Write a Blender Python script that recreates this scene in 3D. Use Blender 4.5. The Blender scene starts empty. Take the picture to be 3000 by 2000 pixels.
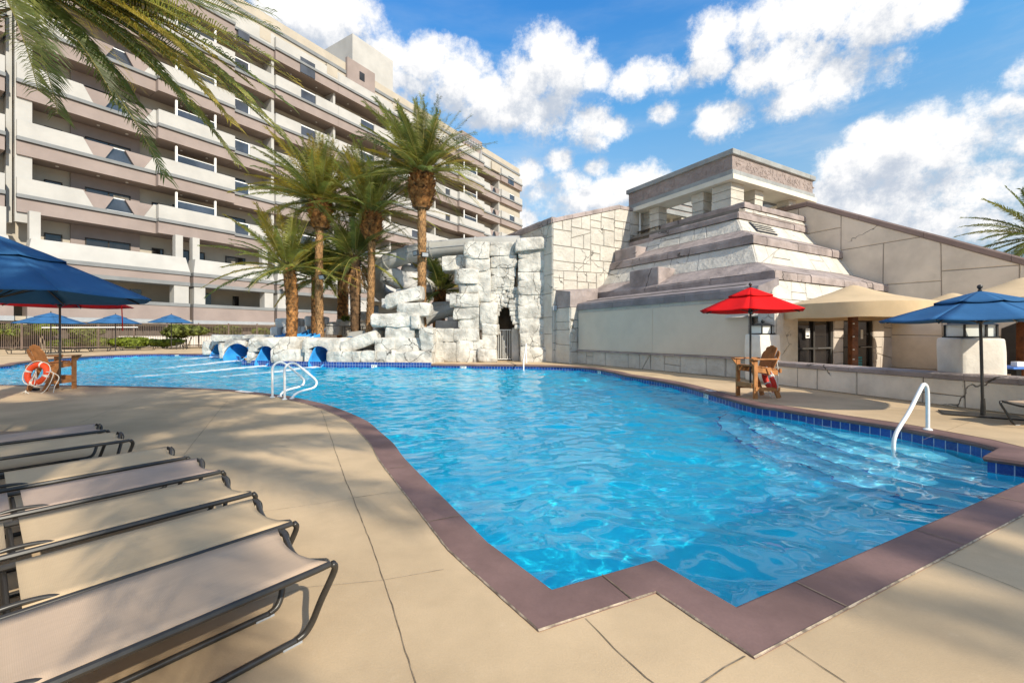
import bpy, bmesh, math, random
import numpy as np
from mathutils import Vector, Matrix, noise
from mathutils.geometry import tessellate_polygon
R = math.radians
V = Vector
random.seed(7)
scene = bpy.context.scene
COL = scene.collection

# ---------------------------------------------------------------- camera
F, HZ, CAMH = 1270.0, 981.0, 1.5
cam = bpy.data.cameras.new('camera')
cam.lens = 36.0 * F / 3000.0
cam.sensor_width = 36.0
cam.shift_y = -(1000.0 - HZ) / 3000.0
cam.clip_start = 0.05
cam.clip_end = 5000.0
camo = bpy.data.objects.new('camera', cam)
camo.location = (0, 0, CAMH)
camo.rotation_euler = (R(90), 0, 0)
COL.objects.link(camo)
scene.camera = camo

# ---------------------------------------------------------------- sun, sky, exposure
SUN_EL, SUN_DIR = R(33), V((0.64, -0.768, 0)).normalized()
to_sun = V((SUN_DIR.x * math.cos(SUN_EL), SUN_DIR.y * math.cos(SUN_EL), math.sin(SUN_EL)))
sun = bpy.data.lights.new('sun', 'SUN')
sun.energy = 4.3
sun.angle = R(0.6)
sun.color = (1.0, 0.91, 0.75)
suno = bpy.data.objects.new('sun', sun)
suno.rotation_euler = to_sun.to_track_quat('Z', 'Y').to_euler()
suno.location = (20, -25, 25)
COL.objects.link(suno)
scene.view_settings.view_transform = 'Standard'
scene.view_settings.look = 'None'
scene.view_settings.gamma = 1.0
scene.view_settings.exposure = 0.37
scene.cycles.use_denoising = True
scene.cycles.max_bounces = 10
scene.cycles.transparent_max_bounces = 16
scene.cycles.sample_clamp_indirect = 6.0

class NT:
    def __init__(s, tree):
        s.t = tree
        s.t.nodes.clear()
    def n(s, typ, ins=None, **kw):
        nd = s.t.nodes.new(typ)
        for k, v in kw.items():
            setattr(nd, k, v)
        for k, v in (ins or {}).items():
            s.put(nd, k, v)
        return nd
    def put(s, nd, k, v):
        sock = nd.inputs[k]
        if isinstance(v, bpy.types.NodeSocket):
            s.t.links.new(v, sock)
        elif isinstance(v, bpy.types.Node):
            s.t.links.new(v.outputs[0], sock)
        else:
            if isinstance(v, tuple) and len(v) == 3 and sock.type == 'RGBA':
                v = v + (1.0,)
            sock.default_value = v
    def math(s, op, a, b=0.0, c=None, clamp=False):
        nd = s.n('ShaderNodeMath', {0: a, 1: b}, operation=op, use_clamp=clamp)
        if c is not None:
            s.put(nd, 2, c)
        return nd.outputs[0]
    def mix(s, f, a, b):
        nd = s.t.nodes.new('ShaderNodeMix')
        nd.data_type = 'RGBA'
        s.put(nd, 0, f); s.put(nd, 6, a); s.put(nd, 7, b)
        return nd.outputs[2]
    def ramp(s, f, lo, hi):
        return s.n('ShaderNodeMapRange', {0: f, 1: lo, 2: hi, 3: 0.0, 4: 1.0}, clamp=True, interpolation_type='SMOOTHSTEP').outputs[0]

world = bpy.data.worlds.new('World')
scene.world = world
world.use_nodes = True
world.cycles.sampling_method = 'MANUAL'
world.cycles.sample_map_resolution = 512
W = NT(world.node_tree)
sky = W.n('ShaderNodeTexSky', sky_type='NISHITA', sun_disc=False, sun_elevation=SUN_EL,
          sun_rotation=math.atan2(SUN_DIR.x, SUN_DIR.y), altitude=600.0, air_density=1.0, dust_density=0.0, ozone_density=3.0)
geo = W.n('ShaderNodeNewGeometry')
tc = W.n('ShaderNodeTexCoord')
dirv = tc.outputs['Generated']
def sky_dir(u, v):
    return V(((u - 1500) / F, 1.0, (HZ - v) / F)).normalized()
# cloud banks: (u, v, radius in px, weight) -> directions on the sky dome
banks = [(830, 15, 150), (940, 75, 150), (1060, 60, 130), (1120, 165, 150), (1230, 190, 140), (1330, 225, 120), (1180, 255, 140), (1310, 290, 110), (1420, 290, 110),
         (1400, 340, 110), (1510, 320, 120), (1600, 350, 150), (1710, 365, 130), (1800, 375, 60),
         (1610, 150, 110), (1660, 215, 140), (1560, 225, 110), (1740, 225, 80), (1850, 245, 95), (1950, 222, 90),
         (2110, 75, 110), (2230, 70, 180), (2400, 45, 220), (2580, 40, 220), (2720, 35, 90), (2100, 190, 100), (2200, 215, 120),
         (2330, 170, 190), (2470, 225, 180), (2590, 210, 120), (2350, 275, 110), (2080, 130, 90),
         (1940, 335, 60), (2100, 345, 95), (2140, 325, 60), (1640, 468, 70), (1545, 520, 90), (1740, 492, 45),
         (1660, 580, 170), (1600, 560, 90), (1760, 575, 110), (1890, 535, 110), (1830, 560, 90), (1530, 640, 70),
         (2540, 380, 85), (2690, 385, 130), (2790, 368, 60), (2480, 480, 130), (2620, 465, 190), (2790, 430, 200), (2950, 400, 190), (2960, 318, 75),
         (2470, 560, 170), (2640, 580, 220), (2850, 540, 240), (3000, 560, 200), (2960, 640, 180), (2700, 660, 200), (2500, 620, 150),
         (600, -120, 260), (300, -300, 300), (3200, 200, 200), (3400, 500, 300)]
hidden_fill_banks = [(az, el, r) for az, el, r in [(100, 30, .5), (140, 45, .6), (180, 28, .55), (215, 50, .6), (250, 30, .55), (290, 55, .5), (60, 62, .45), (120, 75, .5), (200, 80, .45), (275, 18, .4), (320, 78, .35), (80, 15, .35), (160, 14, .4), (225, 18, .4)]]  # cloud banks out of view, added to whiten and brighten the fill light
FLAT = (1.0, 1.0, 1.45)
def bank_field(vec):
    acc = None
    p_ = W.n('ShaderNodeVectorMath', {0: vec, 1: FLAT}, operation='MULTIPLY').outputs[0]
    items = [(sky_dir(u, v), r / F * sky_dir(u, v).y * 1.08 + 0.010) for u, v, r in banks]
    items += [(V((math.sin(R(az)) * math.cos(R(el)), math.cos(R(az)) * math.cos(R(el)), math.sin(R(el)))), r) for az, el, r in hidden_fill_banks]
    for d, Rr in items:
        dist = W.n('ShaderNodeVectorMath', {0: p_, 1: (d.x * FLAT[0], d.y * FLAT[1], d.z * FLAT[2])}, operation='DISTANCE').outputs['Value']
        e = W.n('ShaderNodeMapRange', {0: dist, 1: Rr * 0.25, 2: Rr, 3: 1.0, 4: 0.0}, clamp=True).outputs[0]
        acc = e if acc is None else W.math('MAXIMUM', acc, e)
    return acc
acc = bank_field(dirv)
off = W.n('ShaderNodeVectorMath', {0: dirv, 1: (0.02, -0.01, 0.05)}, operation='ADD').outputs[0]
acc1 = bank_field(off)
def cloud_noise(vec):
    a = W.n('ShaderNodeTexNoise', {'Vector': vec, 'Scale': 7.5, 'Detail': 9.0, 'Roughness': 0.66, 'Lacunarity': 2.2, 'Distortion': 0.0}, noise_dimensions='3D').outputs[0]
    return W.math('MULTIPLY', W.math('SUBTRACT', a, 0.5), 2.6)
n0 = cloud_noise(dirv)
n1 = cloud_noise(off)
dens = W.math('ADD', acc, W.math('MULTIPLY', n0, 1.15))
dens1 = W.math('ADD', acc1, W.math('MULTIPLY', n1, 1.15))
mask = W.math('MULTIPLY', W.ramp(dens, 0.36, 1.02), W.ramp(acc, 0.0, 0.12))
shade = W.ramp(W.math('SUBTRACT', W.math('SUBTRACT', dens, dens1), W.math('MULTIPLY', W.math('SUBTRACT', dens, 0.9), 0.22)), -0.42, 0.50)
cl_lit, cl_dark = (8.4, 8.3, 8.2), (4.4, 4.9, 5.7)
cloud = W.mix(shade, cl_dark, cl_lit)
# thin high veil
sep = W.n('ShaderNodeSeparateXYZ', {0: dirv})
veil_n = W.n('ShaderNodeTexNoise', {'Vector': W.n('ShaderNodeVectorMath', {0: dirv, 1: (3.0, 3.0, 14.0)}, operation='MULTIPLY').outputs[0], 'Scale': 1.3, 'Detail': 7.0, 'Roughness': 0.6}).outputs[0]
low = W.n('ShaderNodeMapRange', {0: sep.outputs[2], 1: 0.02, 2: 0.66, 3: 0.95, 4: 0.05}, clamp=True).outputs[0]
veil = W.math('MULTIPLY', W.ramp(veil_n, 0.40, 0.75), low)
rp = W.n('ShaderNodeValToRGB', {0: sep.outputs[2]})
els = rp.color_ramp.elements
for k_, (pos, c_) in enumerate([(0.0, (.20, .21, .27)), (0.15, (.38, .40, .37)), (0.287, (.70, .71, .60)), (0.45, (.44, .77, .80)), (0.62, (.23, .67, .92))]):
    el_ = els[k_] if k_ < 2 else els.new(pos)
    el_.position = pos; el_.color = c_ + (1.0,)
SKY_TINT = W.n('ShaderNodeVectorMath', {0: sky.outputs[0], 1: W.n('ShaderNodeVectorMath', {0: rp.outputs[0], 'Scale': 2.5}, operation='SCALE').outputs[0]}, operation='MULTIPLY').outputs[0]
skyc = W.mix(W.math('MULTIPLY', veil, 0.8), SKY_TINT, (5.2, 5.8, 6.5))
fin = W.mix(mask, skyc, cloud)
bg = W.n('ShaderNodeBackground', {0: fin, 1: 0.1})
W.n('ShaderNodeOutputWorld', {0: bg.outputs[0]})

# ---------------------------------------------------------------- helpers
def P(u, v, z=0.0):
    y = (CAMH - z) * F / (v - HZ)
    return V(((u - 1500) / F * y, y, z))
def Q(u, v, y):
    return V(((u - 1500) / F * y, y, CAMH + (HZ - v) / F * y))

def tag(o, label, cat, group=None):
    o['label'] = label; o['category'] = cat
    if group: o['group'] = group
    return o
def empty(name, loc=(0, 0, 0), rz=0.0):
    o = bpy.data.objects.new(name, None)
    o.location = loc; o.rotation_euler = (0, 0, rz)
    o.empty_display_size = 0.2
    COL.objects.link(o)
    return o
def thing(name, label, cat, loc=(0, 0, 0), rz=0.0, group=None):
    return tag(empty(name, loc, rz), label, cat, group)
def copy_tree(o, parent=None):
    c = o.copy(); COL.objects.link(c); c.parent = parent
    for ch in list(o.children):
        copy_tree(ch, c)
    return c
def root_of(o):
    while o.parent: o = o.parent
    return o

class MB:
    def __init__(s):
        s.v = []; s.f = []; s.m = []; s.uv = None
    def add(s, vs, fs, mi=0):
        b = len(s.v)
        s.v.extend([tuple(p) for p in vs])
        s.f.extend([tuple(b + i for i in f) for f in fs])
        s.m.extend([mi] * len(fs))
    def hexa(s, b4, t4, mi=0):
        s.add(list(b4) + list(t4), [(3, 2, 1, 0), (4, 5, 6, 7), (0, 1, 5, 4), (1, 2, 6, 5), (2, 3, 7, 6), (3, 0, 4, 7)], mi)
    def obox(s, p, ax, ay, az, mi=0):
        p, ax, ay, az = V(p), V(ax), V(ay), V(az)
        b = [p, p + ax, p + ax + ay, p + ay]
        s.hexa(b, [q + az for q in b], mi)
    def box(s, c, sx, sy, sz, mi=0, rz=0.0):
        c = V(c); M = Matrix.Rotation(rz, 3, 'Z')
        ax, ay = M @ V((sx, 0, 0)), M @ V((0, sy, 0))
        s.obox(c - ax / 2 - ay / 2 - V((0, 0, sz / 2)), ax, ay, V((0, 0, sz)), mi)
    def bar(s, p, q, w, h, up=(0, 0, 1), mi=0):
        p, q = V(p), V(q); d = (q - p); u = V(up)
        side = d.cross(u).normalized() * w; u2 = side.cross(d).normalized() * h
        s.obox(p - side / 2 - u2 / 2, d, side, u2, mi)
    def tube(s, pts, r, n=8, closed=False, cap=True, mi=0):
        pts = [V(p) for p in pts]; k = len(pts)
        rad = r if isinstance(r, (list, tuple)) else [r] * k
        tg = []
        for i in range(k):
            a = pts[(i - 1) % k] if (closed or i > 0) else pts[i]
            b = pts[(i + 1) % k] if (closed or i < k - 1) else pts[i]
            tg.append((b - a).normalized())
        t = tg[0]
        nrm = t.cross(V((0, 0, 1)))
        if nrm.length < 1e-3: nrm = t.cross(V((1, 0, 0)))
        nrm.normalize()
        vs = []
        for i in range(k):
            t = tg[i]
            nrm = (nrm - t * nrm.dot(t)).normalized()
            bn = t.cross(nrm)
            for j in range(n):
                a = 2 * math.pi * j / n
                vs.append(pts[i] + (nrm * math.cos(a) + bn * math.sin(a)) * rad[i])
        fs = []
        for i in range(k if closed else k - 1):
            i2 = (i + 1) % k
            for j in range(n):
                j2 = (j + 1) % n
                fs.append((i * n + j, i * n + j2, i2 * n + j2, i2 * n + j))
        if cap and not closed:
            fs.append(tuple(range(n - 1, -1, -1)))
            fs.append(tuple((k - 1) * n + j for j in range(n)))
        s.add(vs, fs, mi)
    def lathe(s, prof, c, n=16, mi=0):
        c = V(c); vs = []; fs = []
        for (r, z) in prof:
            for j in range(n):
                a = 2 * math.pi * j / n
                vs.append(c + V((r * math.cos(a), r * math.sin(a), z)))
        for i in range(len(prof) - 1):
            for j in range(n):
                j2 = (j + 1) % n
                fs.append((i * n + j, i * n + j2, (i + 1) * n + j2, (i + 1) * n + j))
        fs.append(tuple(range(n - 1, -1, -1)))
        fs.append(tuple((len(prof) - 1) * n + j for j in range(n)))
        s.add(vs, fs, mi)
    def prism(s, poly, ext, mi=0):
        poly = [V(p) for p in poly]; ext = V(ext); n = len(poly)
        vs = poly + [p + ext for p in poly]
        fs = [tuple(range(n - 1, -1, -1)), tuple(range(n, 2 * n))]
        fs += [(i, (i + 1) % n, n + (i + 1) % n, n + i) for i in range(n)]
        s.add(vs, fs, mi)
    def build(s, name, mats, parent=None, smooth=False, local=False, bevel=0.0):
        me = bpy.data.meshes.new(name)
        off = V((0, 0, 0))
        if parent is not None and not local:
            p = parent
            while p: off += p.location; p = p.parent
        vs = s.v if off.length == 0 else [(x - off.x, y - off.y, z - off.z) for x, y, z in s.v]
        me.from_pydata(vs, [], s.f)
        if not isinstance(mats, (list, tuple)): mats = [mats]
        for m in mats: me.materials.append(m)
        if len(mats) > 1: me.polygons.foreach_set('material_index', s.m)
        if smooth is True:
            me.polygons.foreach_set('use_smooth', [True] * len(me.polygons))
        me.update()
        o = bpy.data.objects.new(name, me)
        COL.objects.link(o)
        if parent is not None: o.parent = parent
        if smooth == 'auto':
            me.polygons.foreach_set('use_smooth', [True] * len(me.polygons))
            md = o.modifiers.new('es', 'EDGE_SPLIT'); md.split_angle = R(38)
        if bevel:
            md = o.modifiers.new('bv', 'BEVEL'); md.width = bevel; md.segments = 2; md.limit_method = 'ANGLE'
        return o

def bez(pts, n=8):
    """smooth Catmull-Rom through points"""
    pts = [V(p) for p in pts]; out = []
    ext = [pts[0] * 2 - pts[1]] + pts + [pts[-1] * 2 - pts[-2]]
    for i in range(1, len(ext) - 2):
        p0, p1, p2, p3 = ext[i - 1:i + 3]
        for k in range(n):
            t = k / n
            out.append(0.5 * ((2 * p1) + (p2 - p0) * t + (2 * p0 - 5 * p1 + 4 * p2 - p3) * t * t + (3 * p1 - p0 - 3 * p2 + p3) * t ** 3))
    out.append(pts[-1])
    return out

# ---------------------------------------------------------------- materials
def pm(name, col, rough=0.7, var=0.12, vscale=2.0, bump=0.0, bscale=40.0, spec=0.4, metal=0.0, col2=None, bdist=0.01, coord='Object', fine=0.0, cracks=None):
    m = bpy.data.materials.new(name)
    m.use_nodes = True
    T = NT(m.node_tree)
    tcn = T.n('ShaderNodeTexCoord').outputs[coord]
    nz = T.n('ShaderNodeTexNoise', {'Vector': tcn, 'Scale': vscale, 'Detail': 6.0, 'Roughness': 0.6}).outputs[0]
    f = T.ramp(nz, 0.28, 0.72)
    c2 = col2 or tuple(max(0, c * (1 - 2 * var)) for c in col)
    c1 = col if col2 else tuple(min(1, c * (1 + var)) for c in col)
    c = T.mix(f, c2, c1)
    if fine:
        n2 = T.n('ShaderNodeTexNoise', {'Vector': tcn, 'Scale': bscale, 'Detail': 3.0}).outputs[0]
        c = T.mix(T.math('MULTIPLY', T.ramp(n2, 0.35, 0.65), fine), c, tuple(x * 0.6 for x in col))
    bsd = T.n('ShaderNodeBsdfPrincipled', {'Roughness': rough, 'Metallic': metal, 'Specular IOR Level': spec})
    hgt = None
    if bump:
        b1 = T.n('ShaderNodeTexNoise', {'Vector': tcn, 'Scale': bscale, 'Detail': 6.0, 'Roughness': 0.65}).outputs[0]
        hgt = b1
    if cracks:
        sc, wd, keep = cracks
        wv = T.n('ShaderNodeTexNoise', {'Vector': tcn, 'Scale': 2.3, 'Detail': 5.0}).outputs[1]
        vec = T.n('ShaderNodeVectorMath', {0: tcn, 1: T.n('ShaderNodeVectorMath', {0: wv, 1: (0.45, 0.45, 0.45)}, operation='MULTIPLY').outputs[0]}, operation='ADD').outputs[0]
        ed = T.n('ShaderNodeTexVoronoi', {'Vector': vec, 'Scale': sc}, feature='DISTANCE_TO_EDGE').outputs[0]
        line = T.math('SUBTRACT', 1.0, T.ramp(ed, wd * 0.3, wd))
        kp = T.ramp(T.n('ShaderNodeTexNoise', {'Vector': tcn, 'Scale': 0.55, 'Detail': 1.0}).outputs[0], keep, keep + 0.06)
        line = T.math('MULTIPLY', line, kp)
        c = T.mix(T.math('MULTIPLY', line, 0.85), c, (0.10, 0.09, 0.075))
        hgt = T.math('SUBTRACT', hgt, T.math('MULTIPLY', line, 0.8)) if hgt else T.math('SUBTRACT', 0.5, line)
    T.put(bsd, 'Base Color', c)
    if hgt is not None:
        T.put(bsd, 'Normal', T.n('ShaderNodeBump', {'Strength': bump or 0.4, 'Distance': bdist, 'Height': hgt}).outputs[0])
    T.n('ShaderNodeOutputMaterial', {0: bsd.outputs[0]})
    return m

M = {}
M['deck'] = pm('deck_stucco', (0.585, 0.435, 0.27), 0.85, 0.12, 0.6, 0.30, 95.0, 0.25, bdist=0.006, fine=0.10)
M['coping'] = pm('coping_mauve', (0.215, 0.132, 0.118), 0.75, 0.14, 1.4, 0.35, 60.0, 0.3, bdist=0.005, fine=0.12)
M['joint'] = pm('joint_dark', (0.25, 0.19, 0.125), 0.9, 0.35, 9.0)
M['grout'] = pm('grout_pale', (0.42, 0.34, 0.25), 0.95, 0.35, 14.0, 0.6, 50.0)
M['plaster'] = pm('pool_plaster', (0.012, 0.76, 0.98), 0.6, 0.06, 1.2)
M['step'] = pm('pool_step', (0.20, 0.78, 0.97), 0.6, 0.06, 1.5)
M['navy'] = pm('navy_tile', (0.03, 0.14, 0.42), 0.2, 0.3, 6.0)
M['white'] = pm('white_enamel', (0.85, 0.85, 0.83), 0.28, 0.03, 3.0)
M['black'] = pm('black_print', (0.02, 0.02, 0.02), 0.5)
M['frame'] = pm('bronze_tube', (0.038, 0.034, 0.030), 0.35, 0.15, 8.0, spec=0.5)
M['chrome'] = pm('worn_metal', (0.45, 0.45, 0.45), 0.3, 0.1, metal=0.8)
M['cream'] = pm('cream_stucco', (0.47, 0.46, 0.435), 0.85, 0.05, 0.35, 0.10, 12.0, 0.2, bdist=0.02)
M['cream_in'] = pm('cream_inner_stucco', (0.46, 0.41, 0.335), 0.85, 0.05, 0.4, 0.1, 12.0, 0.2, bdist=0.02)
M['mauve'] = pm('mauve_stucco', (0.315, 0.258, 0.236), 0.85, 0.06, 0.35, 0.10, 12.0, 0.2, bdist=0.02)
M['greyband'] = pm('grey_band', (0.22, 0.23, 0.235), 0.8, 0.06, 0.6)
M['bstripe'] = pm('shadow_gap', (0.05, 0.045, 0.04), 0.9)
M['glass'] = pm('dark_glass', (0.045, 0.055, 0.075), 0.06, 0.3, 0.3, spec=0.9)
M['window'] = pm('window_glass', (0.02, 0.018, 0.018), 0.07, 0.4, 0.5, spec=0.8)
M['stone'] = pm('white_stone', (0.60, 0.56, 0.49), 0.85, 0.08, 1.1, 1.0, 3.2, 0.2, bdist=0.10, cracks=(0.9, 0.010, 0.58))
M['stone_gap'] = pm('stone_gap', (0.20, 0.175, 0.15), 0.95)
M['rock'] = pm('white_rock', (0.63, 0.60, 0.54), 0.85, 0.20, 1.6, 1.0, 2.8, 0.2, bdist=0.13, cracks=(0.95, 0.011, 0.47))
M['rock2'] = pm('grey_rock', (0.56, 0.55, 0.53), 0.85, 0.10, 1.3, 0.9, 2.6, 0.2, bdist=0.10, cracks=(0.7, 0.015, 0.50))
M['pink'] = pm('pink_coping', (0.365, 0.305, 0.285), 0.85, 0.16, 1.3, 0.9, 4.0, 0.2, bdist=0.07, cracks=(0.8, 0.02, 0.56))
M['slate'] = pm('slate_cap', (0.33, 0.34, 0.335), 0.85, 0.10, 1.2, 0.6, 5.0, 0.2, bdist=0.05)
M['frieze'] = pm('frieze_mauve', (0.36, 0.295, 0.27), 0.9, 0.10, 1.5, 1.0, 4.5, 0.2, bdist=0.10)
M['soffit'] = pm('soffit_cream', (0.70, 0.66, 0.56), 0.85, 0.06, 0.8, 0.2, 8.0)
M['screen'] = pm('screen_fabric', (0.66, 0.57, 0.455), 0.9, 0.04, 0.8, 0.15, 120.0, 0.1, bdist=0.004)
M['blue'] = pm('blue_canvas', (0.036, 0.13, 0.29), 0.85, 0.08, 1.2, 0.5, 7.0, 0.15, bdist=0.018)
M['red'] = pm('red_canvas', (0.70, 0.008, 0.008), 0.8, 0.07, 1.2, 0.5, 7.0, 0.15, bdist=0.018)
M['tan'] = pm('tan_canvas', (0.60, 0.45, 0.275), 0.9, 0.05, 1.5, 0.3, 5.0, 0.15, bdist=0.02)
M['wood'] = pm('orange_wood', (0.44, 0.19, 0.065), 0.6, 0.16, 6.0, 0.2, 60.0, 0.3, bdist=0.003)
M['post'] = pm('stained_post', (0.16, 0.055, 0.018), 0.5, 0.35, 5.0)
M['fence'] = pm('fence_brown', (0.20, 0.145, 0.115), 0.6, 0.1, 2.0)
M['garage'] = pm('garage_panel', (0.13, 0.105, 0.085), 0.8, 0.08, 1.0)
M['whitewall'] = pm('white_wall', (0.74, 0.70, 0.64), 0.85, 0.06, 0.6)
M['slide'] = pm('slide_blue', (0.045, 0.33, 0.80), 0.22, 0.08, 1.0, spec=0.5)
M['tubegrey'] = pm('slide_grey', (0.40, 0.395, 0.37), 0.4, 0.08, 1.0, spec=0.4)
M['leaf'] = pm('palm_leaf', (0.30, 0.31, 0.058), 0.45, 0.30, 0.9, spec=0.5)
M['leaf_dark'] = pm('palm_leaf_dark', (0.17, 0.22, 0.05), 0.45, 0.30, 0.9, spec=0.5)
M['leaf_yellow'] = pm('palm_leaf_yellow', (0.47, 0.36, 0.05), 0.5, 0.25, 0.9, spec=0.4)
M['rachis'] = pm('palm_rachis', (0.38, 0.33, 0.09), 0.5, 0.15, 2.0)
M['bark'] = pm('palm_bark', (0.44, 0.245, 0.105), 0.9, 0.35, 3.0, 0.6, 18.0, bdist=0.02)
M['bark_dark'] = pm('palm_bark_dark', (0.19, 0.11, 0.055), 0.9, 0.4, 4.0, 0.6, 18.0, bdist=0.02)
M['boot'] = pm('palm_boot', (0.40, 0.18, 0.055), 0.9, 0.45, 4.0, 0.5, 18.0, bdist=0.02)
M['hedge'] = pm('hedge_leaf', (0.24, 0.30, 0.03), 0.6, 0.45, 2.0)
M['bush'] = pm('bush_leaf', (0.22, 0.25, 0.05), 0.6, 0.5, 2.0)
M['branch'] = pm('branch_bark', (0.34, 0.27, 0.19), 0.9, 0.2, 4.0)
M['ring'] = pm('ring_orange', (0.78, 0.075, 0.015), 0.55, 0.06, 3.0)
M['ringred'] = pm('ring_red', (0.66, 0.04, 0.025), 0.55, 0.06, 3.0)
M['rope'] = pm('rope_white', (0.76, 0.73, 0.66), 0.9, 0.1, 30.0)
M['lens'] = pm('lamp_lens', (0.75, 0.78, 0.74), 0.2, 0.03, spec=0.6)
M['paper'] = pm('paper_white', (0.78, 0.77, 0.74), 0.8, 0.02)
M['greybox'] = pm('grey_box', (0.36, 0.38, 0.40), 0.6, 0.05)
M['teal'] = pm('teal_plastic', (0.02, 0.26, 0.28), 0.5)
M['cobalt'] = pm('cobalt_top', (0.07, 0.22, 0.68), 0.35)

for k_ in ('leaf', 'leaf_dark', 'leaf_yellow', 'hedge', 'bush'):
    nt = M[k_].node_tree; T = NT.__new__(NT); T.t = nt
    bs_ = next(n for n in nt.nodes if n.type == 'BSDF_PRINCIPLED'); ou_ = next(n for n in nt.nodes if n.type == 'OUTPUT_MATERIAL')
    tl_ = T.n('ShaderNodeBsdfTranslucent'); nt.links.new(bs_.inputs['Base Color'].links[0].from_socket, tl_.inputs[0])
    mx_ = T.n('ShaderNodeMixShader', {0: 0.44, 1: bs_.outputs[0], 2: tl_.outputs[0]}); nt.links.new(mx_.outputs[0], ou_.inputs[0])
nt = M['deck'].node_tree; T = NT.__new__(NT); T.t = nt                # deck_stain: old water marks and worn patches
bs_ = next(n for n in nt.nodes if n.type == 'BSDF_PRINCIPLED'); src_ = bs_.inputs['Base Color'].links[0].from_socket
oc_ = T.n('ShaderNodeTexCoord').outputs['Object']
n1_ = T.n('ShaderNodeTexNoise', {'Vector': oc_, 'Scale': 0.9, 'Detail': 8.0, 'Roughness': 0.7, 'Distortion': 1.2}).outputs[0]
n2_ = T.n('ShaderNodeTexNoise', {'Vector': oc_, 'Scale': 7.0, 'Detail': 6.0, 'Roughness': 0.7}).outputs[0]
n3_ = T.n('ShaderNodeTexVoronoi', {'Vector': oc_, 'Scale': 5.5, 'Randomness': 1.0}).outputs['Distance']
spot_ = T.math('MULTIPLY', T.math('SUBTRACT', 1.0, T.ramp(n3_, 0.015, 0.05)), T.ramp(n2_, 0.5, 0.6))
c_ = T.mix(T.math('MULTIPLY', T.ramp(n1_, 0.52, 0.72), 0.22), src_, (0.40, 0.29, 0.18))
c_ = T.mix(T.math('MULTIPLY', T.ramp(n2_, 0.58, 0.75), 0.14), c_, (0.72, 0.60, 0.44))
c_ = T.mix(T.math('MULTIPLY', spot_, 0.35), c_, (0.28, 0.22, 0.15))
T.put(bs_, 'Base Color', c_)
# woven sling fabric: fine two-way weave
def sling(name, col):
    m = bpy.data.materials.new(name); m.use_nodes = True
    T = NT(m.node_tree)
    tcn = T.n('ShaderNodeTexCoord').outputs['Object']
    w1 = T.n('ShaderNodeTexWave', {'Vector': tcn, 'Scale': 62.0, 'Distortion': 0.3}, bands_direction='X').outputs['Fac']
    w2 = T.n('ShaderNodeTexWave', {'Vector': tcn, 'Scale': 62.0, 'Distortion': 0.3}, bands_direction='Y').outputs['Fac']
    wv = T.math('MULTIPLY', w1, w2)
    nz = T.n('ShaderNodeTexNoise', {'Vector': tcn, 'Scale': 2.2, 'Detail': 5.0}).outputs[0]
    st = T.n('ShaderNodeTexNoise', {'Vector': T.n('ShaderNodeMapping', {'Vector': tcn, 'Scale': (3.0, 60.0, 1.0)}).outputs[0], 'Scale': 1.0, 'Detail': 3.0}).outputs[0]
    c = T.mix(T.ramp(nz, 0.3, 0.75), tuple(x * 0.86 for x in col), col)
    c = T.mix(T.math('MULTIPLY', T.ramp(st, 0.35, 0.7), 0.18), c, tuple(x * 0.7 for x in col))
    c = T.mix(T.math('MULTIPLY', wv, 0.35), c, tuple(x * 0.62 for x in col))
    b = T.n('ShaderNodeBsdfPrincipled', {'Base Color': c, 'Roughness': 0.75, 'Specular IOR Level': 0.25,
            'Normal': T.n('ShaderNodeBump', {'Strength': 0.25, 'Distance': 0.002, 'Height': wv}).outputs[0]})
    T.n('ShaderNodeOutputMaterial', {0: b.outputs[0]})
    return m
M['sling_pink'] = sling('sling_pink', (0.585, 0.43, 0.305))
M['sling_tan'] = sling('sling_tan', (0.63, 0.465, 0.285))
M['sling_mauve'] = sling('sling_mauve', (0.49, 0.365, 0.285))
# ================================================================ POOL, DECK, WATER
WZ = -0.20          # water level
FLOORZ = -1.30
def P2(u, v): p = P(u, v, 0.0); return (p.x, p.y)
near_edge = [(0, 1127), (268, 1129), (491, 1133.5), (670, 1140), (759, 1149), (848, 1159), (868, 1164), (939, 1179), (1002, 1198), (1073, 1229),
             (1113, 1261), (1153.6, 1296), (1186, 1339), (1275, 1428), (1352, 1505), (1428, 1581), (1617, 1719), (1920, 1633), (2155.6, 1769)]
A1 = [(-24.0, 13.3), (-20.0, 13.2)] + [P2(*p) for p in near_edge]
right = [(6.28, 4.98), (5.89, 5.42), (6.50, 5.80)] + [P2(*p) for p in
        [(2848, 1290), (2732, 1268), (2625, 1248), (2536, 1234), (2402, 1214), (2268, 1192), (2200, 1182), (2100, 1155), (2000, 1127), (1913, 1110), (1829, 1097),
         (1793, 1088), (1712, 1075.5), (1578, 1070), (1400, 1068), (1263, 1067)]]
rockline = [(-4.16, 22.35), (-9.72, 22.8), (-12.2, 23.4), (-14.85, 24.2), (-15.1, 24.2), (-18.3, 29.0), (-20.6, 30.5), (-24.6, 34.3)]
left = [P2(*p) for p in [(591, 1036.5), (500, 1036), (421, 1036.3), (300, 1040.5), (218, 1046), (160, 1050), (107, 1056), (54, 1062.5), (0, 1070)]] + [(-28.0, 19.6), (-28.6, 16.5), (-27.0, 14.2)]
def smooth2(pts, n=4):
    return [(p.x, p.y) for p in bez([(a, b, 0) for a, b in pts], n)]
near_s = smooth2(A1[:-3], 3)[:-1] + A1[-4:-3] + A1[-3:]
right_s = right[:3] + smooth2(right[3:], 3)
left_s = smooth2(left, 3)
outline = near_s + right_s + rockline[1:-1] + left_s
tags = ['c'] * len(near_s) + ['c'] * len(right_s) + ['r'] * len(rockline[1:-1]) + ['c'] * len(left_s)
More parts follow.
